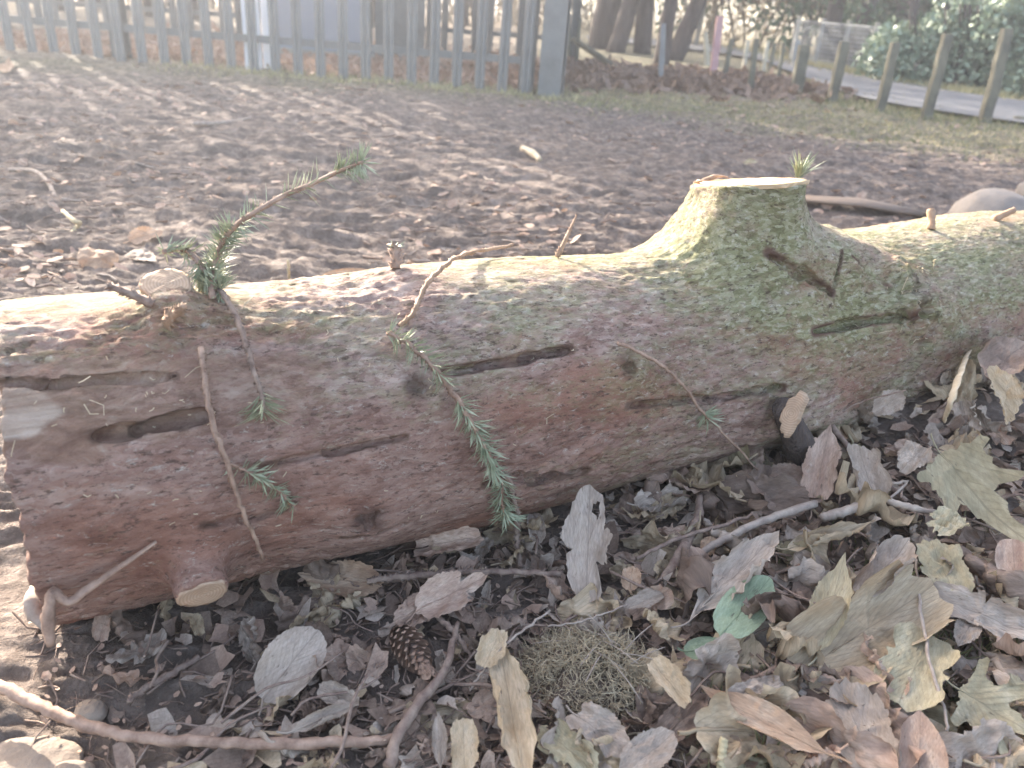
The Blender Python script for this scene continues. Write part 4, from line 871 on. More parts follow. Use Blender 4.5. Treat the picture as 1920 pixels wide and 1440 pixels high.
stick([(118, 396, .03), (140, 415, .03), (148, 420, .015), (128, 442, .006)], [.005, .006, .004], 'straw', 'kinked yellowish twig on the mud behind the left of the log', 'twig', 'twig')
stick([(543, 525, -.01), (541, 505, .02), (540, 488, .04)], [.003, .003], 'straw', 'short upright straw just behind the left of the log', 'straw', 'straw')
stick([(360, 232, .02), (420, 230, .02), (470, 222, .02)], [.008, .008, .006], 'twig_pale', 'pale stick far out on the mud below the fence')
stick([(980, 278, .02), (1000, 288, .02), (1012, 300, .01)], [.012, .014, .01], 'chip', 'orange wood chunk on the mud in the middle distance', 'wood_chunk', 'wood')
# shelf of wood lying behind the limb stub
b = MB(); pa, pb = gpt(1500, 372, .02), gpt(1730, 402, .03); b.tube(np.array([pa, pa * .5 + pb * .5 + [0, 0, .01], pb]) - pa, [.03, .04, .03], 12, jit=.2, flat=0.4); o = b.build('wood_slab', M['slab']); o.location = pa; tag(o, 'smooth pale brown slab of wood lying just behind the big limb stub', 'wood')

# ------------------------------------------------------------------ cone, moss clump, boulders
def cone(p0, p1, rad):
    ax_ = p1 - p0; Lg = np.linalg.norm(ax_); ax_ /= Lg; u = np.cross(ax_, [0, 0, 1]); u /= np.linalg.norm(u); v = np.cross(ax_, u)
    root = empty('spruce_cone', tuple(p0)); b = MB(); b.tube(np.array([ax_ * Lg * t for t in np.linspace(0, 1, 8)]), [rad * .4, rad * .7, rad * .75, rad * .6, rad * .2], 10); b.build('core', M['twig'], root)
    b = MB(); n = 110
    for i in range(n):
        t = (i + .5) / n; a = i * 2.39996; rr = rad * (0.75 + 0.55 * math.sin(math.pi * min(1, t * 1.1 + .12)) - 0.5 * t * t); q = math.cos(a) * u + math.sin(a) * v; s_ = np.cross(ax_, q)
        c0 = ax_ * Lg * t + q * rad * .35; tip = ax_ * (Lg * t + rad * .75) + q * rr * 1.0; w_ = rad * .42
        b.add([c0 - s_ * w_ * .6, c0 + s_ * w_ * .6, (c0 + tip) / 2 + s_ * w_, tip + s_ * w_ * .5, tip + ax_ * .002, tip - s_ * w_ * .5, (c0 + tip) / 2 - s_ * w_], [(0, 1, 2, 3, 4, 5, 6)])
        b.add([c0 - s_ * w_ * .6 - ax_ * .001, c0 + s_ * w_ * .6 - ax_ * .001, (c0 + tip) / 2 + s_ * w_ - ax_ * .0012, tip + s_ * w_ * .5 - ax_ * .001, tip + ax_ * .0008, tip - s_ * w_ * .5 - ax_ * .001, (c0 + tip) / 2 - s_ * w_ - ax_ * .0012], [(6, 5, 4, 3, 2, 1, 0)])
    b.build('scales', M['twig_red'], root, smoothf=False); tag(root, 'open brown fir cone half buried in the leaf litter', 'cone')
cone(gpt(745, 1180, .024), gpt(802, 1262, .030), 0.0135)

def moss():
    c = gpt(1120, 1285, 0.0); b = MB(); r_ = np.random.default_rng(3); rr = random.Random(4)
    for i in range(2600):
        a = r_.random() * 6.28; q = r_.random() ** 0.6; x = c[0] + math.cos(a) * q * 0.078 - 0.010; y = c[1] + math.sin(a) * q * 0.055; hz = 0.045 * (1 - q * q) * r_.uniform(0.5, 1) + 0.004
        p = np.array([x, y, gh_big(x, y) + hz]); d = r_.normal(size=3); d[2] *= .45; d /= np.linalg.norm(d); pts = [p]; l = r_.uniform(.008, .024)
        for k in range(5): d = d + r_.normal(size=3) * .45; d /= np.linalg.norm(d); pts.append(pts[-1] + d * l / 5)
        b.tube(np.array(pts) - c, r_.uniform(.00025, .0005), 3, cap=False)
    base_ = MB(); n = 26; V = []; Fc = []
    for i in range(9):
        for k in range(n):
            a = 2 * math.pi * k / n; q = i / 8; rr_ = 1 + 0.12 * math.sin(3 * a + 1) + 0.08 * math.sin(5 * a)
            V.append((math.cos(a) * q * .070 * rr_ - .010, math.sin(a) * q * .05 * rr_, 0.036 * (1 - q * q) + 0.004 * math.sin(a * 7 + i * 2) - 0.004))
    for i in range(8): Fc += [(i * n + k, i * n + (k + 1) % n, (i + 1) * n + (k + 1) % n, (i + 1) * n + k) for k in range(n)]
    root = empty('moss_clump', tuple(c)); b.build('fibres', M['moss'], root); 
    V = np.array(V); V = V + 0.003 * np.random.default_rng(8).normal(size=V.shape); mesh('root_mat', V + np.array([0, 0, float(gh_big(c[0], c[1])) - c[2]]), [q[::-1] for q in Fc], M['leaf_dark'], root)
    b2 = MB()
    for i in range(12):
        a = r_.random() * 6.28; q = r_.random(); p = np.array([math.cos(a) * q * .06, math.sin(a) * q * .045, .045 * (1 - q * q) + .004]); d = r_.normal(size=3); d[2] *= .3; d /= np.linalg.norm(d)
        b2.tube(spline([p, p + d * .02 + [0, 0, .003], p + d * .045], 6), .0006, 4)
    b2.build('stems', M['twig_pale'], root)
    tag(root, 'tangled mound of dry yellow brown moss and straw at the bottom centre', 'moss')
moss()
def boulder(px, py, wpx, hpx, label, seed, mat='stone', dz=0.0, name='boulder'):
    P = gpt(px, py); d = depth_of(P); rx = wpx / 2 / FPX * d; rz = hpx / FPX * d; n, k = 28, 40
    th = np.linspace(0, np.pi, n)[:, None]; ph = np.linspace(0, 2 * np.pi, k, endpoint=False)[None]; D = np.stack([np.sin(th) * np.cos(ph), np.sin(th) * np.sin(ph), np.cos(th) * np.ones_like(ph)], -1)
    r = 1 + .16 * fbm(D + seed, 1.3, 3, seed) + 0.03 * fbm(D, 6, 3, seed); D = np.sign(D) * np.abs(D) ** 0.85; V = (D * r[..., None] * np.array([rx, rx * .8, rz])).reshape(-1, 3)
    i = np.arange(n - 1)[:, None] * k; j = np.arange(k)[None]; F = np.stack([i + j, i + k + j, i + k + (j + 1) % k, i + (j + 1) % k], -1).reshape(-1, 4)
    o = mesh(name, V, F, M[mat]); o.location = P + np.array([0, 0, rz * .15 + dz]); return tag(o, label, 'rock')
boulder(1850, 452, 172, 78, 'large smooth pale grey boulder standing behind the log on the right', 2)
boulder(1945, 380, 80, 40, 'darker rounded boulder at the right edge behind the pale one', 5)
boulder(50, 1432, 190, 20, 'crusty tan stone in the sunlit bottom left corner', 9, 'stone_tan', -.008, 'stone')
boulder(130, 1455, 90, 20, 'small tan stone below the long root', 12, 'stone_tan', -.004, 'stone')
boulder(168, 1330, 60, 16, 'little tan stone touching the long root', 14, 'stone_tan', -.004, 'stone')
boulder(1912, 232, 34, 12, 'mossy clod by the last roadside post', 16, 'post', 0, 'stone')

# fine litter nobody could count
def fine_litter():
    r_ = np.random.default_rng(12); b = MB(); n = 0
    while n < 2300:
        px, py = r_.uniform(60, 1960), r_.uniform(790, 1470)
        bottom = np.interp(px, [0, 100, 300, 650, 1100, 1300, 1500, 1920], [1150, 1165, 1140, 1060, 940, 880, 800, 740])
        if py < bottom or (px < 420 and r_.random() < .55): continue
        P = gpt(px, py); z = float(gh(P[0], P[1])) + r_.uniform(.001, .016 if px > 600 else .005); a = r_.random() * 6.28; l = r_.choice([r_.uniform(.008, .02), r_.uniform(.02, .055)], p=[.65, .35])
        d = np.array([math.cos(a), math.sin(a), r_.normal(0, .22)]); p = np.array([P[0], P[1], z]); s_ = np.array([-d[1], d[0], 0]) * l * r_.uniform(-.2, .2)
        b.tube([p - d * l / 2, p + s_, p + d * l / 2], r_.uniform(.0005, .0014), 3, cap=False); n += 1
    for i in range(150):
        px, py = r_.uniform(250, 1960), r_.uniform(900, 1460); bottom = np.interp(px, [0, 100, 300, 650, 1100, 1300, 1500, 1920], [1150, 1165, 1140, 1060, 940, 880, 800, 700])
        if py < bottom + 30 or r_.random() > np.interp(px, [250, 900, 1400], [.3, .6, 1]): continue
        P = gpt(px, py); l = r_.uniform(.05, .13); a = r_.uniform(0, 6.28); d = np.array([math.cos(a), math.sin(a), r_.normal(0, .12)]); p = np.array([P[0], P[1], float(gh(P[0], P[1])) + r_.uniform(.008, .028)]); q = r_.normal(size=3) * l * .07
        b.tube(spline([p - d * l / 2, p - d * l / 6 + q, p + d * l / 6 - q * .4, p + d * l / 2], 10), [r_.uniform(.001, .0024), r_.uniform(.0006, .0014)], 5, cap=True, jit=.2)
    tag(b.build('twig_litter', M['twig']), 'countless thin stems and needles littering the soil', 'litter', kind='stuff')
    b = MB()
    for i in range(900):
        px, py = r_.uniform(60, 1960), r_.uniform(850, 1470)
        bottom = np.interp(px, [0, 100, 300, 650, 1100, 1300, 1500, 1920], [1150, 1165, 1140, 1060, 940, 880, 800, 740])
        if py < bottom: continue
        P = gpt(px, py); z = float(gh(P[0], P[1])) + r_.uniform(.001, .010); p = np.array([P[0], P[1], z]); a = r_.random() * 6.28; l = r_.uniform(.002, .0065)
        u = np.array([math.cos(a), math.sin(a), r_.normal(0, .4)]); v = np.array([-u[1], u[0], r_.normal(0, .4)]); V = [p + u * l * math.cos(t) * r_.uniform(.6, 1) + v * l * .6 * math.sin(t) * r_.uniform(.6, 1) for t in np.linspace(0, 5.3, 6)]
        b.add(V, [tuple(range(6))])
    at = b.build('leaf_crumbs', M['leaf_pink'], smoothf=False); tag(at, 'countless crumbs of broken leaf on the soil', 'litter', kind='stuff')
    r2 = np.random.default_rng(77); bs = {'leaf_pink': MB(), 'leaf_pale': MB(), 'leaf_dark': MB(), 'leaf_tan': MB()}; ks = list(bs)
    for i in range(3400):
        px, py = r2.uniform(180, 1990), r2.uniform(660, 1480); bottom = np.interp(px, [0, 100, 300, 650, 1100, 1300, 1500, 1920], [1150, 1165, 1140, 1060, 940, 880, 790, 640])
        if py < bottom or r2.random() > np.interp(px, [180, 500, 900, 1300], [.05, .3, .75, 1]): continue
        P = gpt(px, py); a = r2.random() * 6.28; l = r2.uniform(.007, .02); u = np.array([math.cos(a), math.sin(a), r2.normal(0, .45)]); v = np.array([-math.sin(a), math.cos(a), r2.normal(0, .45)]); c0 = np.array([P[0], P[1], float(gh(P[0], P[1])) + r2.uniform(.002, .014)])
        K_ = 9; cu = r2.uniform(-.6, .9); nz_ = np.cross(u, v); V = [c0] + [c0 + u * l * math.cos(t) * (q := r2.uniform(.35, 1.25)) + v * l * .62 * math.sin(t) * q + nz_ * l * cu * (math.sin(t) ** 2) * .5 for t in np.linspace(0, 2 * math.pi, K_, endpoint=False)]
        bs[ks[r2.choice(4, p=[.32, .26, .27, .15])]].add(V, [(0, 1 + j, 1 + (j + 1) % K_) for j in range(K_)])
    for k_, b_ in bs.items(): tag(b_.build('leaf_fragments', M[k_]), 'countless torn %s leaf fragments under the larger leaves' % NAMES[k_], 'litter', kind='stuff')
    # pale wisps and flecks of sawdust on the bark
    b = MB()
    for i in range(120):
        if r_.random() < .15: px, py = r_.normal(300, 80), r_.normal(752, 30)
        elif r_.random() < .4: px, py = r_.normal(1720, 40), r_.normal(560, 60)
        else: px, py = r_.uniform(20, 1900), r_.uniform(560, 1000)
        top_ = np.interp(px, [0, 560, 1150, 1900], [575, 540, 480, 430]); bot_ = np.interp(px, [0, 300, 650, 1100, 1300, 1500, 1920], [1100, 1100, 1020, 900, 850, 760, 700])
        if not (top_ < py < bot_): continue
        p = on_log(px, py, .0025); l = r_.uniform(.002, .006) if r_.random() < .8 else r_.uniform(.01, .02); d = r_.normal(size=3); d -= (d @ LF) * LF * .8; d /= np.linalg.norm(d); q = r_.normal(size=3) * l * .3
        b.tube([p - d * l / 2, p + q * .6 + LF * .001, p + d * l / 2], r_.uniform(.0003, .0006), 3, cap=False)
    tag(b.build('wood_shavings', M['chip']), 'countless pale sawdust wisps caught on the bark', 'shavings', kind='stuff')
    # clods, chips and twigs churned into the field behind
    b = MB(); b2 = MB(); b3 = MB()
    for i in range(13000):
        y = math.exp(r_.uniform(math.log(.9), math.log(6.2))); x = r_.uniform(-.75, .75) * (y + .3)
        s = (x - LA[0]) * LX[0] + (y - LA[1]) * LX[1]; f = (x - LA[0]) * LF[0] + (y - LA[1]) * LF[1]
        if f > -0.2: continue
        if vn(P3(x, y), 1.9, 33) + r_.normal() * .25 < .02: continue
        z = float(gh(x, y)); p = np.array([x, y, z + .004]); a = r_.normal(0, .5); l = r_.uniform(.015, .07) * (0.6 + .12 * y)
        d = np.array([math.cos(a), math.sin(a), r_.normal(0, .12)])
        if r_.random() < .55: (b if r_.random() < .6 else b3).tube([p - d * l / 2, p + r_.normal(size=3) * .004, p + d * l / 2], r_.uniform(.0012, .0035), 4, cap=False)
        else:
            l *= .35; u = np.array([math.cos(a), math.sin(a), r_.normal(0, .3)]); v = np.array([-u[1], u[0], r_.normal(0, .5)]); b2.add([p + u * l * math.cos(t) + v * l * .7 * math.sin(t) * r_.uniform(.5, 1) for t in np.linspace(0, 5.3, 6)], [tuple(range(6))])
    tag(b.build('field_twigs', M['twig']), 'countless dark twig pieces churned into the mud', 'litter', kind='stuff')
    tag(b3.build('field_straw', M['twig_pale']), 'countless pale straw pieces churned into the mud', 'litter', kind='stuff')
    tag(b2.build('field_chips', M['leaf_pink'], smoothf=False), 'countless leaf and bark scraps scattered over the mud', 'litter', kind='stuff')
fine_litter()

# ------------------------------------------------------------------ palisade fences
def pale_mesh(h=1.8, w_=0.066, lip=0.012):
    """W section pale with a pointed top"""
    b = MB(); xs = [(-w_ / 2, lip), (-w_ / 2 + .012, 0), (-.008, 0), (0, lip * .7), (.008, 0), (w_ / 2 - .012, 0), (w_ / 2, lip)]; V = []; n = len(xs)
    for z in (-.08, h - .07): V += [(x, y, z) for x, y in xs]
    V += [(x * .25, y, h if abs(x) < .01 else h - .015) for x, y in xs]; V += [(x, y + .003, z) for x, y, z in V]
    Fc = []
    for o_, fl in ((0, False), (3 * n, True)):
        for r_ in (0, 1):
            for i in range(n - 1):
                q = (o_ + r_ * n + i, o_ + r_ * n + i + 1, o_ + (r_ + 1) * n + i + 1, o_ + (r_ + 1) * n + i); Fc.append(q[::-1] if fl else q)
    b.add(V, Fc); return b
def palisade(A, B, label, sp=0.152, group=None, white=(), h=1.8, railz=(0.20, 1.5), post_every=2.75, endpost=True):
    A = np.array(A); B = np.array(B); dv = B[:2] - A[:2]; Ln = float(np.linalg.norm(dv)); rz = math.atan2(dv[1], dv[0]); root = empty('palisade_fence', (A[0], A[1], float(gh_big(*A[:2]))), rz)
    first = None
    for i in range(min(int(Ln / sp), 100)):
        if first is None: o = pale_mesh(h).build('pale', M['galv'], root, smoothf=False); first = o
        else: o = first.copy(); COL.objects.link(o); o.parent = root
        o.location = (Ln - .03 - i * sp, -.03, 0.01 * math.sin(i * 2.3)); o.rotation_euler = (0, 0.006 * math.sin(i * 1.7), 0)
    for z in railz:
        b = MB(); b.box((Ln / 2, .008, z), (Ln, .006, .045)); b.box((Ln / 2, .025, z - .0195), (Ln, .028, .006)); b.build('rail', M['galv'], root, smoothf=False)
    fp = None
    for k in range(int(Ln / post_every) + 1):
        x = Ln - k * post_every
        if fp is None:
            b = MB(); b.box((0, .047, h / 2 - .1), (.10, .006, h)); b.box((0, .085, h / 2 - .1), (.006, .07, h)); b.box((0, .123, h / 2 - .1), (.10, .006, h)); fp = b.build('post', M['galv'], root, smoothf=False); o = fp
        else: o = fp.copy(); COL.objects.link(o); o.parent = root
        o.location = (x - .03, 0.0, 0)
    return tag(root, label, 'fence', group)
FA = gpt(60, 99); FB = gpt(992, 176); fd = (FB - FA) / np.linalg.norm(FB - FA)
palisade(FA - fd * 2.6, FB, 'grey steel palisade fence with close upright pales across the upper left', sp=0.1505)
# the return run goes back from the corner to the far run
back = np.array([-fd[1], fd[0], 0]); RB = FB + np.array([.32, 3.3, 0])
palisade(RB, FB + np.array([.10, .12, 0]), 'palisade return running back from the fence corner, seen almost edge on', sp=0.152)
b = MB(); b.box((0, 0, .95), (.15, .12, 2.0)); b.box((0, 0, 1.97), (.17, .14, .03)); o = b.build('corner_post', M['galv'], smoothf=False); cp = FB + np.array([.13, .02, 0]); o.location = (cp[0], cp[1], -.03); tag(o, 'broad grey steel corner post where the palisade fence turns back', 'post')
palisade(RB - np.array([6.6, 1.0, 0]), RB, 'farther palisade fence seen through the near one', sp=0.152)

# kiosk inside the compound
K0, K1 = gpt(508, 100), gpt(690, 112); kd = (K1 - K0)[:2]; kw = float(np.linalg.norm(kd)); kr = math.atan2(kd[1], kd[0]); kiosk = empty('equipment_kiosk', (K0[0], K0[1], 0), kr)
b = MB(); b.box((kw / 2, .45, .85), (kw, .9, 1.7)); b.build('housing', M['kiosk'], kiosk, smoothf=False)
for k in (0, 1):
    b = MB(); b.box(((.26 + .5 * k) * kw, -.012, .88), (kw * .46, .02, 1.5)); d_ = b.build('door', M['kiosk'], kiosk, smoothf=False)
    b = MB(); b.box(((.26 + .5 * k) * kw + (.16 if k == 0 else -.16) * kw, -.035, .95), (.02, .03, .14)); b.build('handle', M['galv'], d_, smoothf=False)
b = MB(); b.box((kw / 2, .45, 1.73), (kw + .12, 1.02, .06)); b.build('roof', M['kiosk'], kiosk, smoothf=False)
b = MB(); b.box((kw / 2, .45, .0), (kw + .1, 1.0, .10)); b.build('plinth', M['concrete'], kiosk, smoothf=False)
tag(kiosk, 'blue grey steel equipment kiosk with double doors behind the palisade fence', 'kiosk')
K2 = gpt(700, 108); b = MB(); b.box((.22, .2, .8), (.42, .5, 1.6)); b.box((.22, .2, 1.62), (.46, .54, .03)); o = b.build('meter_cabinet', M['galv'], smoothf=False); o.location = (K2[0], K2[1] + .05, 0); o.rotation_euler.z = kr; tag(o, 'narrower paler grey cabinet at the right of the kiosk', 'cabinet')
for (px, py, w_, mt, nm, lab) in [(474, 131, 30, 'white', 'sign_board', 'white board standing right behind the fence pales left of the kiosk'), (502, 132, 16, 'white', 'marker_post', 'slim white post between the white board and the kiosk'), (232, 58, 9, 'cream', 'marker_post', 'cream marker post far inside the compound at the left')]:
    P = gpt(px, py); d = depth_of(P); b = MB(); ww = w_ / FPX * d; b.box((0, 0, .72), (ww, .035, 1.5)); b.box((0, 0, 1.48), (ww * .9, .03, .04)); o = b.build(nm, M[mt], smoothf=False); o.location = (P[0], P[1] + .03, 0); o.rotation_euler.z = math.atan2(fd[1], fd[0]); tag(o, lab, 'board' if nm == 'sign_board' else 'post')

# ------------------------------------------------------------------ roadside posts and stakes
def post(name, px0, py0, px1, py1, wpx, mt, label, cat='post', group=None, square=True):
    P = gpt(px0, py0); d = depth_of(P); T = at_depth(px1, py1, d - 0.0); ww = wpx * .72 / FPX * d; V = []
    b = MB(); ax_ = T - P; n = 9
    if square:
        Vv = []; r_ = np.random.default_rng(int(px0))
        for i in range(n + 1):
            t = -0.1 + 1.1 * i / n; c_ = ax_ * t; k = ww / 2 * (1 + .05 * r_.normal()); k *= (0.93 if i == n else 1)
            off = r_.normal(size=2) * ww * .03
            for sx, sy in ((-.8, -1), (.8, -1), (1, -.8), (1, .8), (.8, 1), (-.8, 1), (-1, .8), (-1, -.8)): Vv.append((c_[0] + sx * k + off[0], c_[1] + sy * k + off[1], c_[2] + (.02 * ww * sx if i == n else 0)))
        Fc = [(i * 8 + j, i * 8 + (j + 1) % 8, (i + 1) * 8 + (j + 1) % 8, (i + 1) * 8 + j) for i in range(n) for j in range(8)] + [tuple(n * 8 + j for j in range(8))]
        b.add(Vv, Fc)
    else: b.tube([ax_ * -.1, ax_ * .33, ax_ * .66, ax_], [ww / 2, ww / 2 * 1.05, ww / 2 * .95, ww / 2 * .85], 8, jit=.12)
    o = b.build(name, M[mt], smoothf=False); o.location = P; return tag(o, label, cat, group)
G = 'short posts along the lane'
post('verge_post', 1845, 234, 1889, 54, 26, 'post', 'rightmost and nearest mossy square post beside the lane', group=G)
post('verge_post', 1735, 225, 1777, 64, 24, 'post', 'second mossy square post from the right beside the lane', group=G)
post('verge_post', 1648, 212, 1680, 80, 22, 'post', 'third square post from the right beside the lane', group=G)
post('verge_post', 1558, 192, 1584, 78, 24, 'post', 'fourth square post from the right, in front of the ivy clad trunk', group=G)
post('verge_post', 1493, 178, 1508, 84, 27, 'post', 'stout dark square post at the left end of the lane row', group=G)
G2 = 'thin stakes among the leaves'
for i, (a, bb, c_, d_, w_, mt, lab) in enumerate([(1357, 152, 1372, 72, 11, 'post', 'thin mossy stake with a sunlit edge right of the pink stake'), (1392, 148, 1402, 75, 10, 'post_pale', 'thin pale stake in the cluster of stakes'), (1405, 176, 1418, 72, 14, 'post', 'tallest dark stake in the middle of the cluster'), (1428, 148, 1440, 76, 9, 'post_pale', 'pale narrow stake right of the tallest one'), (1442, 140, 1452, 80, 9, 'post', 'slim brown stake in the back of the cluster'), (1457, 160, 1470, 80, 9, 'post', 'dark stake at the right end of the cluster'),
    (1068, 122, 1066, 34, 9, 'post', 'thin green grey post just right of the fence corner'), (1080, 128, 1088, 34, 9, 'post', 'dark thin post beside the one near the fence corner')]):
    post('stake', a, bb, c_, d_, w_, mt, lab, 'stake', G2)
post('stake', 1238, 158, 1244, 44, 13, 'galv', 'grey upright stake in front of the leaning tree trunks', 'stake', G2)
post('stake', 1336, 150, 1350, 30, 18, 'post_pink', 'pinkish red painted stake beside a dead stump', 'stake', G2)
post('stump', 1326, 122, 1322, 62, 14, 'post_pale', 'pale splintered dead stump behind the pinkish stake', 'stump', None, False)
p0, p1 = gpt(1172, 142, .02), at_depth(1074, 74, depth_of(gpt(1172, 142)) + .2); b = MB(); b.tube(spline([p0 - p0, (p1 - p0) * .5 + [0, 0, .01], p1 - p0], 10), [.028, .03, .024], 8, jit=.1); o = b.build('leaning_pole', M['post']); o.location = p0; tag(o, 'mossy pole slanting from the leaf bank towards the fence corner', 'pole')

# ------------------------------------------------------------------ trees
def tree(px, py, dist_px_w, label, lean=(0, 0), h=6.5, mat='bark', forks=4, group='bare trees beyond the leaf bank', seed=1, crown=None, name='bare_tree', rough=.12, depth=None):
    P = gpt(px, py); d = depth_of(P); r0 = dist_px_w / 2 / FPX * d; rr = random.Random(seed); root = empty(name, tuple(P)); b = MB()
    pts = [np.array([0, 0, -.1])]; cur = np.array([0, 0, -.1]); dirv = np.array([lean[0], lean[1], 1.0])
    for i in range(9): cur = cur + dirv / np.linalg.norm(dirv) * h / 9; dirv = dirv + np.array([rr.uniform(-.12, .12), rr.uniform(-.1, .1), 0.03]); pts.append(cur.copy())
    sp_ = spline(pts, 30); rad = [r0 * 1.35, r0 * 1.05, r0, r0 * .9, r0 * .75, r0 * .5, r0 * .2]; b.tube(sp_, rad, 14, jit=rough, rnd=rr); b.build('trunk', M[mat], root)
    b = MB(); tips = []
    for k in range(forks):
        t = rr.uniform(.12, .8); q = sp_[int(t * 29)]; a = rr.uniform(0, 6.28); l = h * rr.uniform(.3, .5) * (1.1 - t * .6); dd = np.array([math.cos(a), math.sin(a), rr.uniform(.5, 1.3)]); pt = [q]
        for i in range(6): pt.append(pt[-1] + dd / np.linalg.norm(dd) * l / 6); dd = dd + np.array([rr.uniform(-.3, .3), rr.uniform(-.3, .3), rr.uniform(-.05, .25)])
        b.tube(spline(pt, 14), [r0 * .42, r0 * .3, r0 * .2, r0 * .06], 7, jit=.08, rnd=rr)
        for m_ in range(7):
            q2 = np.array(pt[rr.randint(1, 6)]); d2 = np.array([rr.uniform(-1, 1), rr.uniform(-1, 1), rr.uniform(-.2, 1)]); l2 = l * rr.uniform(.2, .4); e_ = q2 + d2 / np.linalg.norm(d2) * l2; tips.append(e_)
            b.tube(spline([q2, (q2 + e_) / 2 + np.array([0, 0, l2 * .1]), e_], 6), [r0 * .11, r0 * .03], 4, cap=False)
    b.build('limb', M[mat], root)
    if crown: clump(crown[0], root, crown[1], crown[2], crown[3], seed)
    return tag(root, label, 'tree', group)
def clump(mat, root, blobs, n, sz, seed, name='crown'):
    """leaf sized faces spread through several overlapping volumes"""
    r_ = np.random.default_rng(seed + 50); tot = sum(b_[3] ** 2 for b_ in blobs); Vs = []
    for bx, by, bz, br, *fl in blobs:
        m_ = int(n * br ** 2 / tot); q = r_.normal(size=(m_, 3)); q /= np.linalg.norm(q, axis=1)[:, None]; rad = br * (r_.random(m_) ** .38) * (1 + .35 * vn(q * 1.0, 2.2, int(seed + bx * 7)))
        c = np.array([bx, by, bz]) + q * rad[:, None] * np.array([1, 1, fl[0] if fl else 1.0]); Vs.append(c)
    C_ = np.concatenate(Vs); keep = fbm(C_, .9 / max(sz * 6, .2), 2, seed) > -.28; C_ = C_[keep]; m_ = len(C_); u = r_.normal(size=(m_, 3)); u /= np.linalg.norm(u, axis=1)[:, None]; v = np.cross(u, r_.normal(size=(m_, 3))); v /= np.linalg.norm(v, axis=1)[:, None]; s_ = sz * r_.uniform(.6, 1.3, m_)[:, None]
    V = np.stack([C_ - u * s_, C_ + v * s_ * .55, C_ + u * s_, C_ - v * s_ * .55], 1).reshape(-1, 3); F = np.arange(m_ * 4).reshape(-1, 4); return mesh(name, V, F, M[mat], root, smoothf=False)
tree(1128, 92, 40, 'thick dark tree trunk just right of the palisade corner', (.05, 0), seed=3, forks=5)
tree(1150, 98, 26, 'dark trunk forking to the right beside the thickest trunk', (.22, .05), seed=4, forks=5)
tree(1205, 100, 26, 'middle dark trunk of the group leaning left', (-.06, 0), seed=5, forks=5)
tree(1240, 120, 22, 'dark trunk behind the grey stake', (.02, .1), seed=6, forks=6)
tree(1258, 112, 26, 'dark trunk leaning strongly to the right in the group', (.30, 0), seed=7, forks=5)
tree(1300, 88, 9, 'slender pale sapling left of the pinkish stake', (.12, 0), seed=8, forks=8, mat='bark_pale', h=3.5)
tree(1332, 82, 10, 'twiggy pale sapling behind the pinkish stake', (-.05, 0), seed=9, forks=9, mat='bark_pale', h=3.2)
for i, (px, py, w_, lab) in enumerate([(860, 62, 16, 'brown trunk seen through the right part of the palisade'), (985, 62, 20, 'brown trunk seen just left of the corner post'), (290, 30, 22, 'dark trunk seen through the left part of the palisade'), (120, 20, 22, 'dark trunk beyond the compound at the far left'), (360, 34, 26, 'double dark trunk left of the white board')]):
    tree(px, py, w_, lab, (random.uniform(-.1, .1), 0), seed=20 + i, forks=5, h=6)
# thicket row added beyond the compound, sunward, to dapple the field with shade
for i, t in enumerate(np.linspace(-3.2, 3.2, 7)):
    P = np.array([-6.2 + t * 1.6, 12.2 + .9 * t + .6 * math.sin(i * 2.1), 0.0]); root = empty('added_thicket', tuple(P)); b = MB(); rr = random.Random(i + 5); hh_ = 4.7 + .35 * math.sin(i * 3)
    for k in range(14):
        e_ = np.array([rr.uniform(-1.3, 1.3), rr.uniform(-.9, .9), hh_ * rr.uniform(.7, 1)]); b.tube(spline([(rr.uniform(-.25, .25), rr.uniform(-.2, .2), -.1), e_ * .5 + [rr.uniform(-.2, .2), 0, .1], e_], 9), [.05, .025, .008], 5, cap=False, rnd=rr)
    b.build('stems', M['bark'], root); clump('bush', root, [(rr.uniform(-1.1, 1.1), rr.uniform(-.8, .8), rr.uniform(1.5, hh_ - .5), rr.uniform(.5, .8)) for _ in range(11)], 4200, .06, 400 + i); tag(root, ['leftmost', 'second', 'third', 'fourth', 'fifth', 'sixth', 'rightmost'][i] + ' leafy thicket tree in the row added to shade the field', 'tree', 'thicket row added to shade the field')
# undergrowth far behind that closes the view below the sky
def bush(px, py, wm, hm, label, seed, mat='bush', n=2600, sz=.05, stems=40):
    P = gpt(px, py); root = empty('bush', tuple(P)); b = MB(); rr = random.Random(seed)
    for i in range(stems):
        a = rr.uniform(0, 6.28); q = rr.uniform(0, wm * .5); p0 = np.array([math.cos(a) * q, math.sin(a) * q * .4, -.05]); e_ = p0 + np.array([rr.uniform(-.4, .4) * hm, rr.uniform(-.3, .3) * hm, hm * rr.uniform(.6, 1.1)]); b.tube(spline([p0, (p0 + e_) / 2 + np.array([rr.uniform(-.1, .1), 0, .05]), e_], 7), [.018, .005], 4, cap=False, rnd=rr)
    b.build('stems', M['bark_pale'] if mat == 'bush' else M['bark'], root)
    clump(mat, root, [(rr.uniform(-.5, .5) * wm, rr.uniform(-.2, .2) * wm, hm * rr.uniform(.35, .8), hm * rr.uniform(.3, .5)) for _ in range(9)], n, sz, seed, 'foliage'); return tag(root, label, 'bush', 'brown undergrowth beyond the compound')
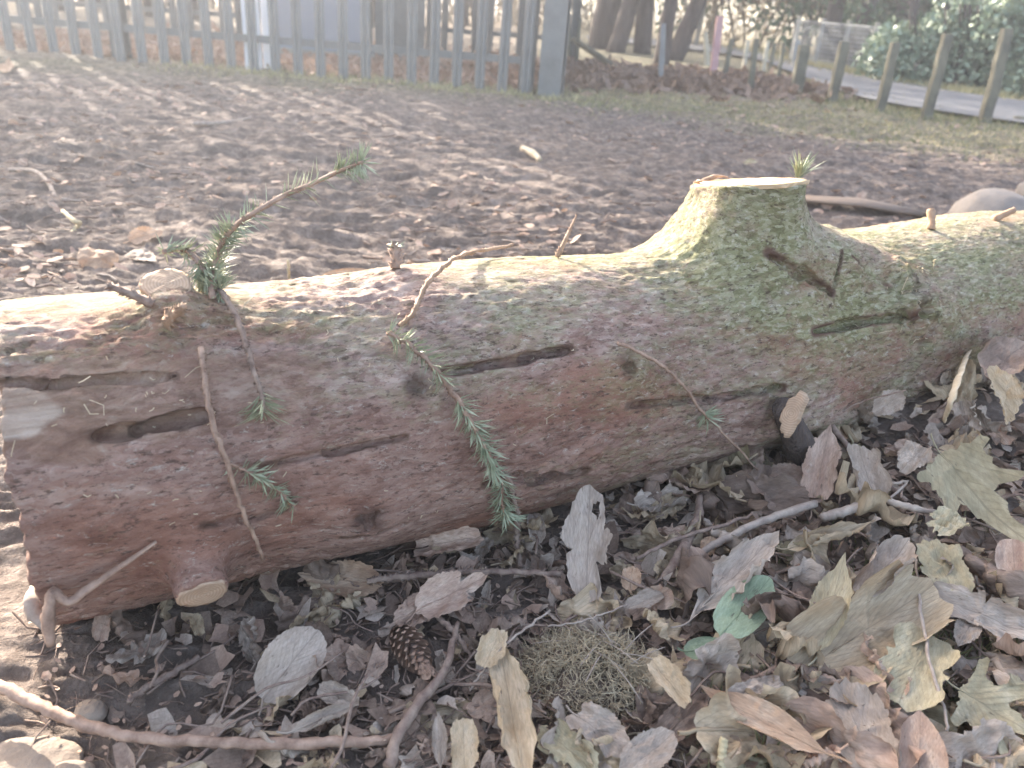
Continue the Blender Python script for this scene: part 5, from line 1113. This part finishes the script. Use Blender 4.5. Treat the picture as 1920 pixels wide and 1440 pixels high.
for i, (px, py, wm, hm, mt) in enumerate([(-150, -20, 5, 2.2, 'bush'), (60, -15, 6, 2.4, 'bush'), (260, -8, 6, 2.4, 'conifer'), (430, 0, 5, 2.2, 'bush'), (820, 22, 6, 2.2, 'bush'), (960, 30, 6, 2.4, 'bush'), (1070, 38, 6, 2.6, 'bush'), (1190, 44, 6, 2.2, 'bush'), (1310, 50, 6, 1.5, 'bush'), (640, 10, 6, 2.2, 'bush')]):
    bush(px, py + 16, wm, hm, ['pale brown bare thicket', 'straw coloured thicket', 'dark thicket', 'thin brown thicket', 'light brown brush', 'tangled pale brush', 'dense pale brown brush', 'pale brush behind the dark trunks', 'low brush near the saplings', 'brush behind the kiosk'][i] + [' at the far left', ' behind the cream post', ' behind the left trunks', ' left of the kiosk', ' right of the kiosk', ' behind the corner post', ' right of the corner post', '', '', ''][i], 60 + i, mt)
for i, (px, wm, hm, mt) in enumerate([(1560, 5, 3.0, 'ivy'), (1660, 5, 3.4, 'bush'), (1760, 5, 3.4, 'ivy'), (1860, 6, 3.6, 'bush'), (1970, 6, 3.6, 'ivy')]):
    bush(px, 106 + i * 4, wm, hm, ['dark evergreen brush behind the ivy trunks', 'brown brush between the ivy masses', 'dark evergreen mass above the hedge', 'brown bare brush high above the hedge', 'dark evergreen mass at the right edge'][i], 90 + i, mt, 16000, .07)
# ivy clad trunks on the right and the clipped hedge along the lane
def ivy_tree(px, py, wpx, label, seed, h=5.5, gap=1.0):
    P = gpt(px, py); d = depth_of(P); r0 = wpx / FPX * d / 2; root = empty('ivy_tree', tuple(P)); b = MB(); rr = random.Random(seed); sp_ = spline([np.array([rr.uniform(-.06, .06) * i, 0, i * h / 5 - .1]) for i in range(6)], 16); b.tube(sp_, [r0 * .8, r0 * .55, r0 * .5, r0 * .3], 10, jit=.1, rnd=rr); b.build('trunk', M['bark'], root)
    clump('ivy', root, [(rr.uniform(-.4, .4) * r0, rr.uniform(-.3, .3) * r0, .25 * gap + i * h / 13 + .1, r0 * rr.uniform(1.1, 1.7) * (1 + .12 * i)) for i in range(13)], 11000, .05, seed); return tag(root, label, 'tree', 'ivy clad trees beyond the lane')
ivy_tree(1545, 118, 44, 'ivy clad trunk left of the gap in the wall', 81, gap=3.0)
ivy_tree(1600, 126, 44, 'ivy clad trunk behind the fourth roadside post', 82, gap=2.4)
ivy_tree(1665, 122, 60, 'broad ivy mass behind the third roadside post', 83, gap=2.0)
ivy_tree(1738, 122, 64, 'dark ivy mass beyond the second roadside post', 84, gap=3.2)
ivy_tree(1815, 126, 70, 'ivy mass above the hedge', 85, gap=5)
ivy_tree(1900, 130, 90, 'ivy mass above the hedge at the right edge', 86, gap=5)
H0, H1 = gpt(1705, 164), gpt(2050, 205); hd = H1 - H0; root = empty('ivy_hedge', tuple(H0)); r_ = np.random.default_rng(5)
bl = []
for i in range(34):
    t = r_.random(); hh_ = (.45 + .35 * min(1, t * 2.2)); bl.append((hd[0] * t, hd[1] * t + r_.uniform(.0, .5) + .35, hh_ * r_.uniform(.15, 1.0), r_.uniform(.2, .34)))
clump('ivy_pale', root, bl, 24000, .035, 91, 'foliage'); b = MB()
for i in range(30): t = r_.random(); b.tube([(hd[0] * t, hd[1] * t + .5, 0), (hd[0] * t + .05, hd[1] * t + .45, .4), (hd[0] * t - .05, hd[1] * t + .5, .8)], .012, 4, cap=False)
b.build('stems', M['bark'], root); tag(root, 'glossy pale green ivy hedge along the far side of the lane at the right', 'hedge')
# wire mesh fence on concrete posts beyond the lane
W0, W1 = gpt(1482, 118), gpt(1735, 158); wd = W1 - W0; Lw = float(np.linalg.norm(wd[:2])); root = empty('mesh_fence', tuple(W0), math.atan2(wd[1], wd[0])); 
for k in range(6):
    b = MB(); x = Lw * k / 5; b.box((x, 0, .26), (.04, .04, .54)); b.box((x, 0, .555), (.045, .045, .02)); b.build('post', M['concrete'], root, smoothf=False)
b = MB(); b.box((Lw / 2, -.045, .52), (Lw, .014, .016)); b.build('rail', M['wire'], root, smoothf=False)
b = MB()
for k in range(int(Lw / .04)): x = k * .04; b.box((x, -.036, .26), (.006, .006, .5)); 
for k in range(10): b.box((Lw / 2, -.040, .04 + k * .05), (Lw, .005, .005))
b.build('wire_mesh', M['wire'], root, smoothf=False); tag(root, 'low wire mesh fence with pale concrete posts beyond the lane', 'fence')
post('gate_post', 1489, 130, 1494, 74, 15, 'concrete', 'pale concrete gate post at the left end of the mesh fence', 'post')

# ------------------------------------------------------------------ lane, verges, hill, field
def ribbon(name, Lp, Rp, dz, mat, lab=None, n=50):
    a = spline([np.array(p) for p in Lp], n); c_ = spline([np.array(p) for p in Rp], n); V = []; m_ = 9
    for i in range(n):
        for k in range(m_): q = a[i] + (c_[i] - a[i]) * k / (m_ - 1); V.append((q[0], q[1], float(gh_big(q[0], q[1])) + dz))
    o = mesh(name, V, [(i * m_ + k, i * m_ + k + 1, (i + 1) * m_ + k + 1, (i + 1) * m_ + k) for i in range(n - 1) for k in range(m_ - 1)], M[mat]); return tag(o, kind='structure')
near = [gpt(2350, 300), gpt(1920, 240), gpt(1750, 215), gpt(1640, 196), gpt(1560, 172), gpt(1480, 140), gpt(1400, 112), gpt(1250, 92), gpt(1100, 78)]
far = [gpt(2350, 250), gpt(1920, 196), gpt(1790, 178), gpt(1690, 160), gpt(1600, 143), gpt(1500, 124), gpt(1405, 98), gpt(1250, 80), gpt(1100, 70)]
ribbon('lane', near, far, .035, 'road')
def tufts(name, pts, n, mat, label, hmin, hmax, spread, seed):
    r_ = np.random.default_rng(seed); V = []; P = np.asarray(pts)
    for i in range(n):
        u = r_.random() * (len(P) - 1); k = int(u); q = P[k] + (P[k + 1] - P[k]) * (u - k) + np.array([r_.normal() * spread, r_.normal() * spread, 0]); q[2] = float(gh(q[0], q[1])) - .003; hh_ = r_.uniform(hmin, hmax); a = r_.random() * 6.28; w_ = hh_ * .05 + .001 * depth_of(q) * .3; l_ = np.array([r_.normal() * hh_ * .5, r_.normal() * hh_ * .5, hh_]); s_ = np.array([math.cos(a), math.sin(a), 0]) * w_
        V += [q - s_, q + s_, q + l_ * .6 + s_ * .7, q + l_]
    F = np.arange(n * 4).reshape(-1, 4); o = mesh(name, np.array(V), F, M[mat], smoothf=False); return tag(o, label, kind='stuff')
farv = [p + np.array([.1, .45, 0]) for p in far[1:7]]
tufts('verge_grass', farv, 5000, 'grass_dry', 'sunlit yellow grass on the far verge of the lane', .03, .10, .22, 1)
tufts('verge_grass', farv, 2500, 'grassb', 'green grass on the far verge of the lane', .03, .08, .25, 2)
nearv = [p + np.array([-.1, -.25, 0]) for p in near[1:6]]
tufts('near_verge_grass', nearv, 3500, 'grassb', 'olive grass between the mud and the lane', .015, .05, .35, 3)
tufts('near_verge_grass', nearv, 1500, 'grass_dry', 'dry grass between the mud and the lane', .015, .05, .3, 4)
fl = [FA + fd * t + np.array([0, -.12, 0]) for t in np.linspace(0, 3.9, 8)]
tufts('fence_grass', fl[2:], 1800, 'grass_dry', 'dry grass along the foot of the palisade fence', .015, .05, .16, 5)
tufts('fence_grass', fl[2:], 500, 'grassb', 'green grass along the foot of the palisade fence', .015, .045, .16, 6)
tufts('field_grass', [gpt(1050, 185), gpt(1250, 200), gpt(1480, 225), gpt(1700, 260), gpt(1900, 285)], 5200, 'grassb', 'thin grass over the churned ground on the right', .008, .03, .38, 7)
tufts('field_grass', [gpt(1050, 180), gpt(1250, 190), gpt(1480, 215), gpt(1700, 245), gpt(1900, 270)], 3000, 'grass_dry', 'dry grass over the churned ground on the right', .008, .03, .3, 8)
tufts('litter_grass', [gpt(1330, 1390), gpt(1420, 1430), gpt(1640, 1260), gpt(1560, 1100), gpt(1700, 1150), gpt(1780, 1330), gpt(1850, 1100), gpt(1900, 1250)], 1500, 'grassb', 'fine green blades showing between the leaves at the lower right', .012, .034, .05, 9)
# loose leaves banked among the stakes
r_ = np.random.default_rng(31); b = MB(); b9 = MB(); bb = [gpt(1040, 150), gpt(1150, 150), gpt(1260, 160), gpt(1380, 168), gpt(1500, 172)]
for i in range(5200):
    u = r_.random() * 3.999; k = int(u); q = bb[k] + (bb[k + 1] - bb[k]) * (u - k) + np.array([r_.normal() * .25, r_.normal() * .45 + .35, 0]); q[2] = float(gh(q[0], q[1])) + r_.uniform(0, .05); u_ = r_.normal(size=3) * .028; v_ = r_.normal(size=3) * .024; b.add([q - u_, q + v_, q + u_, q - v_], [(0, 1, 2, 3)])
for i in range(4200):
    q = np.array([r_.uniform(-4.2, 0.0), 0, 0]); q[1] = FA[1] + (q[0] - FA[0]) * fd[1] / fd[0] + abs(r_.normal()) * 1.3 + .1; q[2] = float(gh(q[0], q[1])) + r_.uniform(0, .02); u_ = r_.normal(size=3) * .026; v_ = r_.normal(size=3) * .022; b9.add([q - u_, q + v_, q + u_, q - v_], [(0, 1, 2, 3)])
tag(b.build('leaf_bank', M['leaf_dark'], smoothf=False), 'bank of brown fallen leaves among the stakes', kind='stuff'); tag(b9.build('compound_leaves', M['leaf_pink'], smoothf=False), 'brown fallen leaves inside the fenced compound', kind='stuff')
# the pale stubble field and the dark wood on the rise
V = []; n = 40
for i in range(n):
    for y in (46, 62): x = -60 + 160 * i / (n - 1); V.append((x, y + .1 * x, float(gh_big(x, y + .1 * x)) + .05))
tag(mesh('stubble_field', V, [(2 * i, 2 * i + 2, 2 * i + 3, 2 * i + 1) for i in range(n - 1)], M['grass_dry']), kind='structure')
FARX = [640, 700, 760, 1010, 1060, 1110, 1160, 1210, 1260, 1310, 1350, 1392, 1425, 1462, 1530, 1590, 1650, 1710, 1770, 1830, 1890]
ORD = ['first', 'second', 'third', 'fourth', 'fifth', 'sixth', 'seventh', 'eighth', 'ninth', 'tenth', 'eleventh', 'twelfth', 'thirteenth', 'fourteenth', 'fifteenth', 'sixteenth', 'seventeenth', 'eighteenth', 'nineteenth', 'twentieth', 'last']
for i, px in enumerate(FARX):
    d = ray(px, 30); t = (88 + 6 * math.sin(i * 2.7)) / d[1]; P = CAM + d * t; z = float(gh_big(P[0], P[1])); root = empty('far_tree', (P[0], P[1], z)); hh_ = 1.5 if px == 1462 else 7.5 + 1.5 * math.sin(i * 1.9)
    b = MB(); b.tube([(0, 0, -.2), (0, 0, hh_ * .5), (0, 0, hh_ * .8)], [.22, .15, .05], 7); b.build('trunk', M['bark'], root); rr = random.Random(i)
    clump('conifer' if i % 3 else 'bush', root, [(rr.uniform(-1.9, 1.9), rr.uniform(-1, 1), hh_ * rr.uniform(.08, .8), max(hh_ * .27, .5)) for _ in range(10)], 3600, .24, 300 + i)
    tag(root, '%s from the left in the far line of %s trees on the rise' % (ORD[i], 'hazy'), 'tree', 'hazy trees on the rise')

# ------------------------------------------------------------------ added air volume imitating veiling lens glare
hz = bpy.data.meshes.new('lens_veil'); b = MB(); b.box((15, 60, 5), (190, 150, 13)); V = b.V; hz.from_pydata([tuple(v) for v in V], [], b.F)
ho = bpy.data.objects.new('lens_veil', hz); COL.objects.link(ho); hm = bpy.data.materials.new('haze air'); hm.use_nodes = True; t = hm.node_tree
t.nodes.remove(t.nodes['Principled BSDF']); pv = t.nodes.new('ShaderNodeVolumePrincipled'); pv.inputs['Color'].default_value = (0.92, 0.94, 1, 1); pv.inputs['Density'].default_value = 0.010; pv.inputs['Anisotropy'].default_value = 0.55
t.links.new(pv.outputs[0], t.nodes['Material Output'].inputs['Volume']); hz.materials.append(hm); tag(ho, 'thin pale air volume added to stand in for lens glare', kind='stuff')
